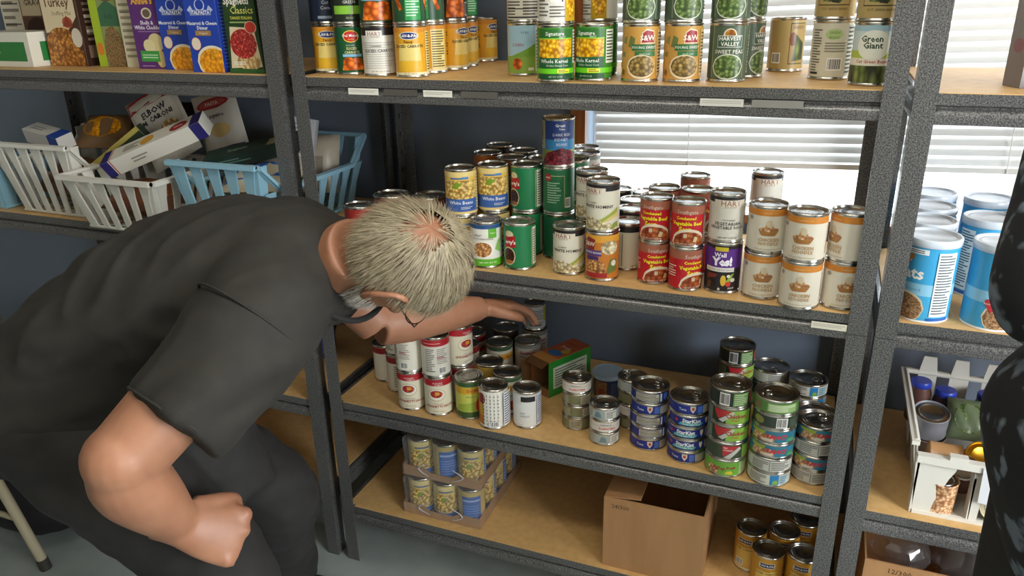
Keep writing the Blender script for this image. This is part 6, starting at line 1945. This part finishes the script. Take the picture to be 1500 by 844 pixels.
bl_ = [limb([tc_ + up * hemz, tc_ + up * .80, tc_ + up * .95, tc_ + up * 1.08, tc_ + up * 1.22, tc_ + up * 1.30, tc_ + up * 1.345], [(.105, .095), (.145, .135), (.190, .172), (.128, .115), (.155, .110), (.138, .095), (.07, .06)], 30, tuple(ws)),
       limb([wl + ws * .03, wl, (wl + wel) / 2, wel + (wel - wl) * .02, wel + (wwr - wel) * .35], [.075, .070, .064, .060, .055], 20),
       limb([wr2 - ws * .03, wr2, (wr2 + wer) / 2, wer, wer + (wwr2 - wer) * .35], [.075, .070, .064, .060, .055], 20)]
top_ = voxel_union(bl_, .009, 8, [M_FLORAL])
displace(top_, lambda p: .006 * noise.noise(Vector((p[0] * 12, p[1] * 12, p[2] * 9))))
putw('floral_top', top_)
tr_ = []
for s in (-1, 1):
    q = tc_ + ws * (s * .085)
    tr_.append(limb([q + up * .82, q + up * .65, q + up * .45, q + up * .10], [.085, .080, .072, .066], 18))
tr_.append(limb([tc_ + up * .70, tc_ + up * .90, tc_ + up * 1.02], [(.10, .09), (.13, .12), (.13, .11)], 20, tuple(ws)))
putw('trousers', voxel_union(tr_, .012, 6, [M_PANTS]))
for s in (-1, 1):
    q = tc_ + ws * (s * .085)
    v, f = limb([q + up * .045 - wf * .04, q + up * .05, q + up * .035 + wf * .09, q + up * .025 + wf * .15], [(.030, .038), (.034, .045), (.040, .034), (.026, .022)], 16, tuple(ws))
    b = MB()
    b.add([(p[0], p[1], max(p[2], .002)) for p in v], f, mat('#1a1718', .5, name='black_shoe_leather'))
    o = b.build('shoe', wo, 60)
    o.location = -WO
vs, fs = [], []
seg, zs = 40, [-.09 + .008 * i for i in range(26)]
for z in zs:
    for i in range(seg):
        a = 2 * math.pi * i / seg
        vs.append(tuple(WM @ head_point(min(z, .1128), a, .014 + .003 * noise.noise(Vector((a * 3, z * 50, 1))))))
keep = [(j * seg + i, j * seg + (i + 1) % seg, (j + 1) * seg + (i + 1) % seg, (j + 1) * seg + i) for j in range(len(zs) - 1) for i in range(seg)
        if zs[j] > (-.085 if abs((2 * math.pi * i / seg + math.pi) % (2 * math.pi) - math.pi) < 1.7 else .055)]
b = MB()
b.add(vs, keep, noisy('dark_brown_hair', '#2a2018', '#3a2c20', 50, .5))
o = b.build('hair', wo, 180)
o.location = -WO

# ---- stool with splayed cream legs behind the man
st = empty('stool', (-1.05, -.50, 0), 0, 'stool with black seat and splayed cream tubular legs behind the man', 'stool')
M_CREAM = mat('#b8ae92', .45, name='cream_enamel')
for sx in (-1, 1):
    for sy in (-1, 1):
        foot, topp = Vector((sx * .244, sy * .165, .012)), Vector((sx * .150, sy * .132, .44))
        b = MB()
        b.tube([foot, (foot + topp) / 2, topp], .0135, M_CREAM, 14)
        lg = b.build('leg', st)
        b = MB()
        b.tube([foot - Vector((0, 0, .012)), foot + (topp - foot).normalized() * .022], .0155, mat('#3a3834', .6), 14)
        b.build('rubber_foot', lg)
for sy in (-1, 1):
    b = MB()
    b.tube([(-.211, sy * .153, .165), (.211, sy * .153, .165)], .008, M_CREAM, 10)
    b.build('stretcher', st)
b = MB()
b.lathe([(.0005, .435), (.150, .435), (.172, .445), (.176, .462), (.168, .482), (.120, .490), (.0005, .492)], noisy('black_vinyl_seat', '#1b1a1b', '#232122', 30, .45, .1, 200), 36)
b.build('seat', st, 60)

# ---- dark soft bags on the floor and on the low deck behind the man
def sack(name, label, c, rx, ry, h, m_, sd):
    e = empty(name, c, 0, label, 'bag')
    vs, fs = [], []
    n1, n2 = 26, 16
    for j in range(n2 + 1):
        t = j / n2
        prof = (min(1, t * 6) ** .5) * (1 - max(0, t - .35) ** 2 * 1.9) if t < .97 else .12
        for i in range(n1):
            a = 2 * math.pi * i / n1
            k = prof * (1 + .16 * noise.noise(Vector((math.cos(a) * 2 + sd, math.sin(a) * 2, t * 4))))
            vs.append((rx * k * math.cos(a), ry * k * math.sin(a), h * t))
    fs = [(j * n1 + i, j * n1 + (i + 1) % n1, (j + 1) * n1 + (i + 1) % n1, (j + 1) * n1 + i) for j in range(n2) for i in range(n1)]
    fs += [tuple(range(n1 - 1, -1, -1)), tuple(n2 * n1 + i for i in range(n1))]
    b = MB()
    b.add(vs, fs, m_)
    b.build('cloth', e, 60)
    b = MB()
    b.tube([(-rx * .3, 0, h * .97), (-rx * .25, 0, h * 1.08), (0, 0, h * 1.13), (rx * .25, 0, h * 1.08), (rx * .3, 0, h * .97)], .009, m_, 8)
    b.build('strap', e)


M_BAGD = noisy('black_nylon', '#17151a', '#1f1c22', 20, .7, .3, 300)
sack('duffel_bag', 'black cloth bag on the floor beside the cream stool leg', (-.97, -.20, .001), .19, .13, .52, M_BAGD, 3.0)
sack('cloth_bag', 'navy blue bag on the low deck behind the man\'s chest', (-.27, .20, L3 + .001), .11, .10, .20, noisy('navy_nylon', '#1a1f4a', '#232a5c', 20, .6, .3, 300), 8.0)
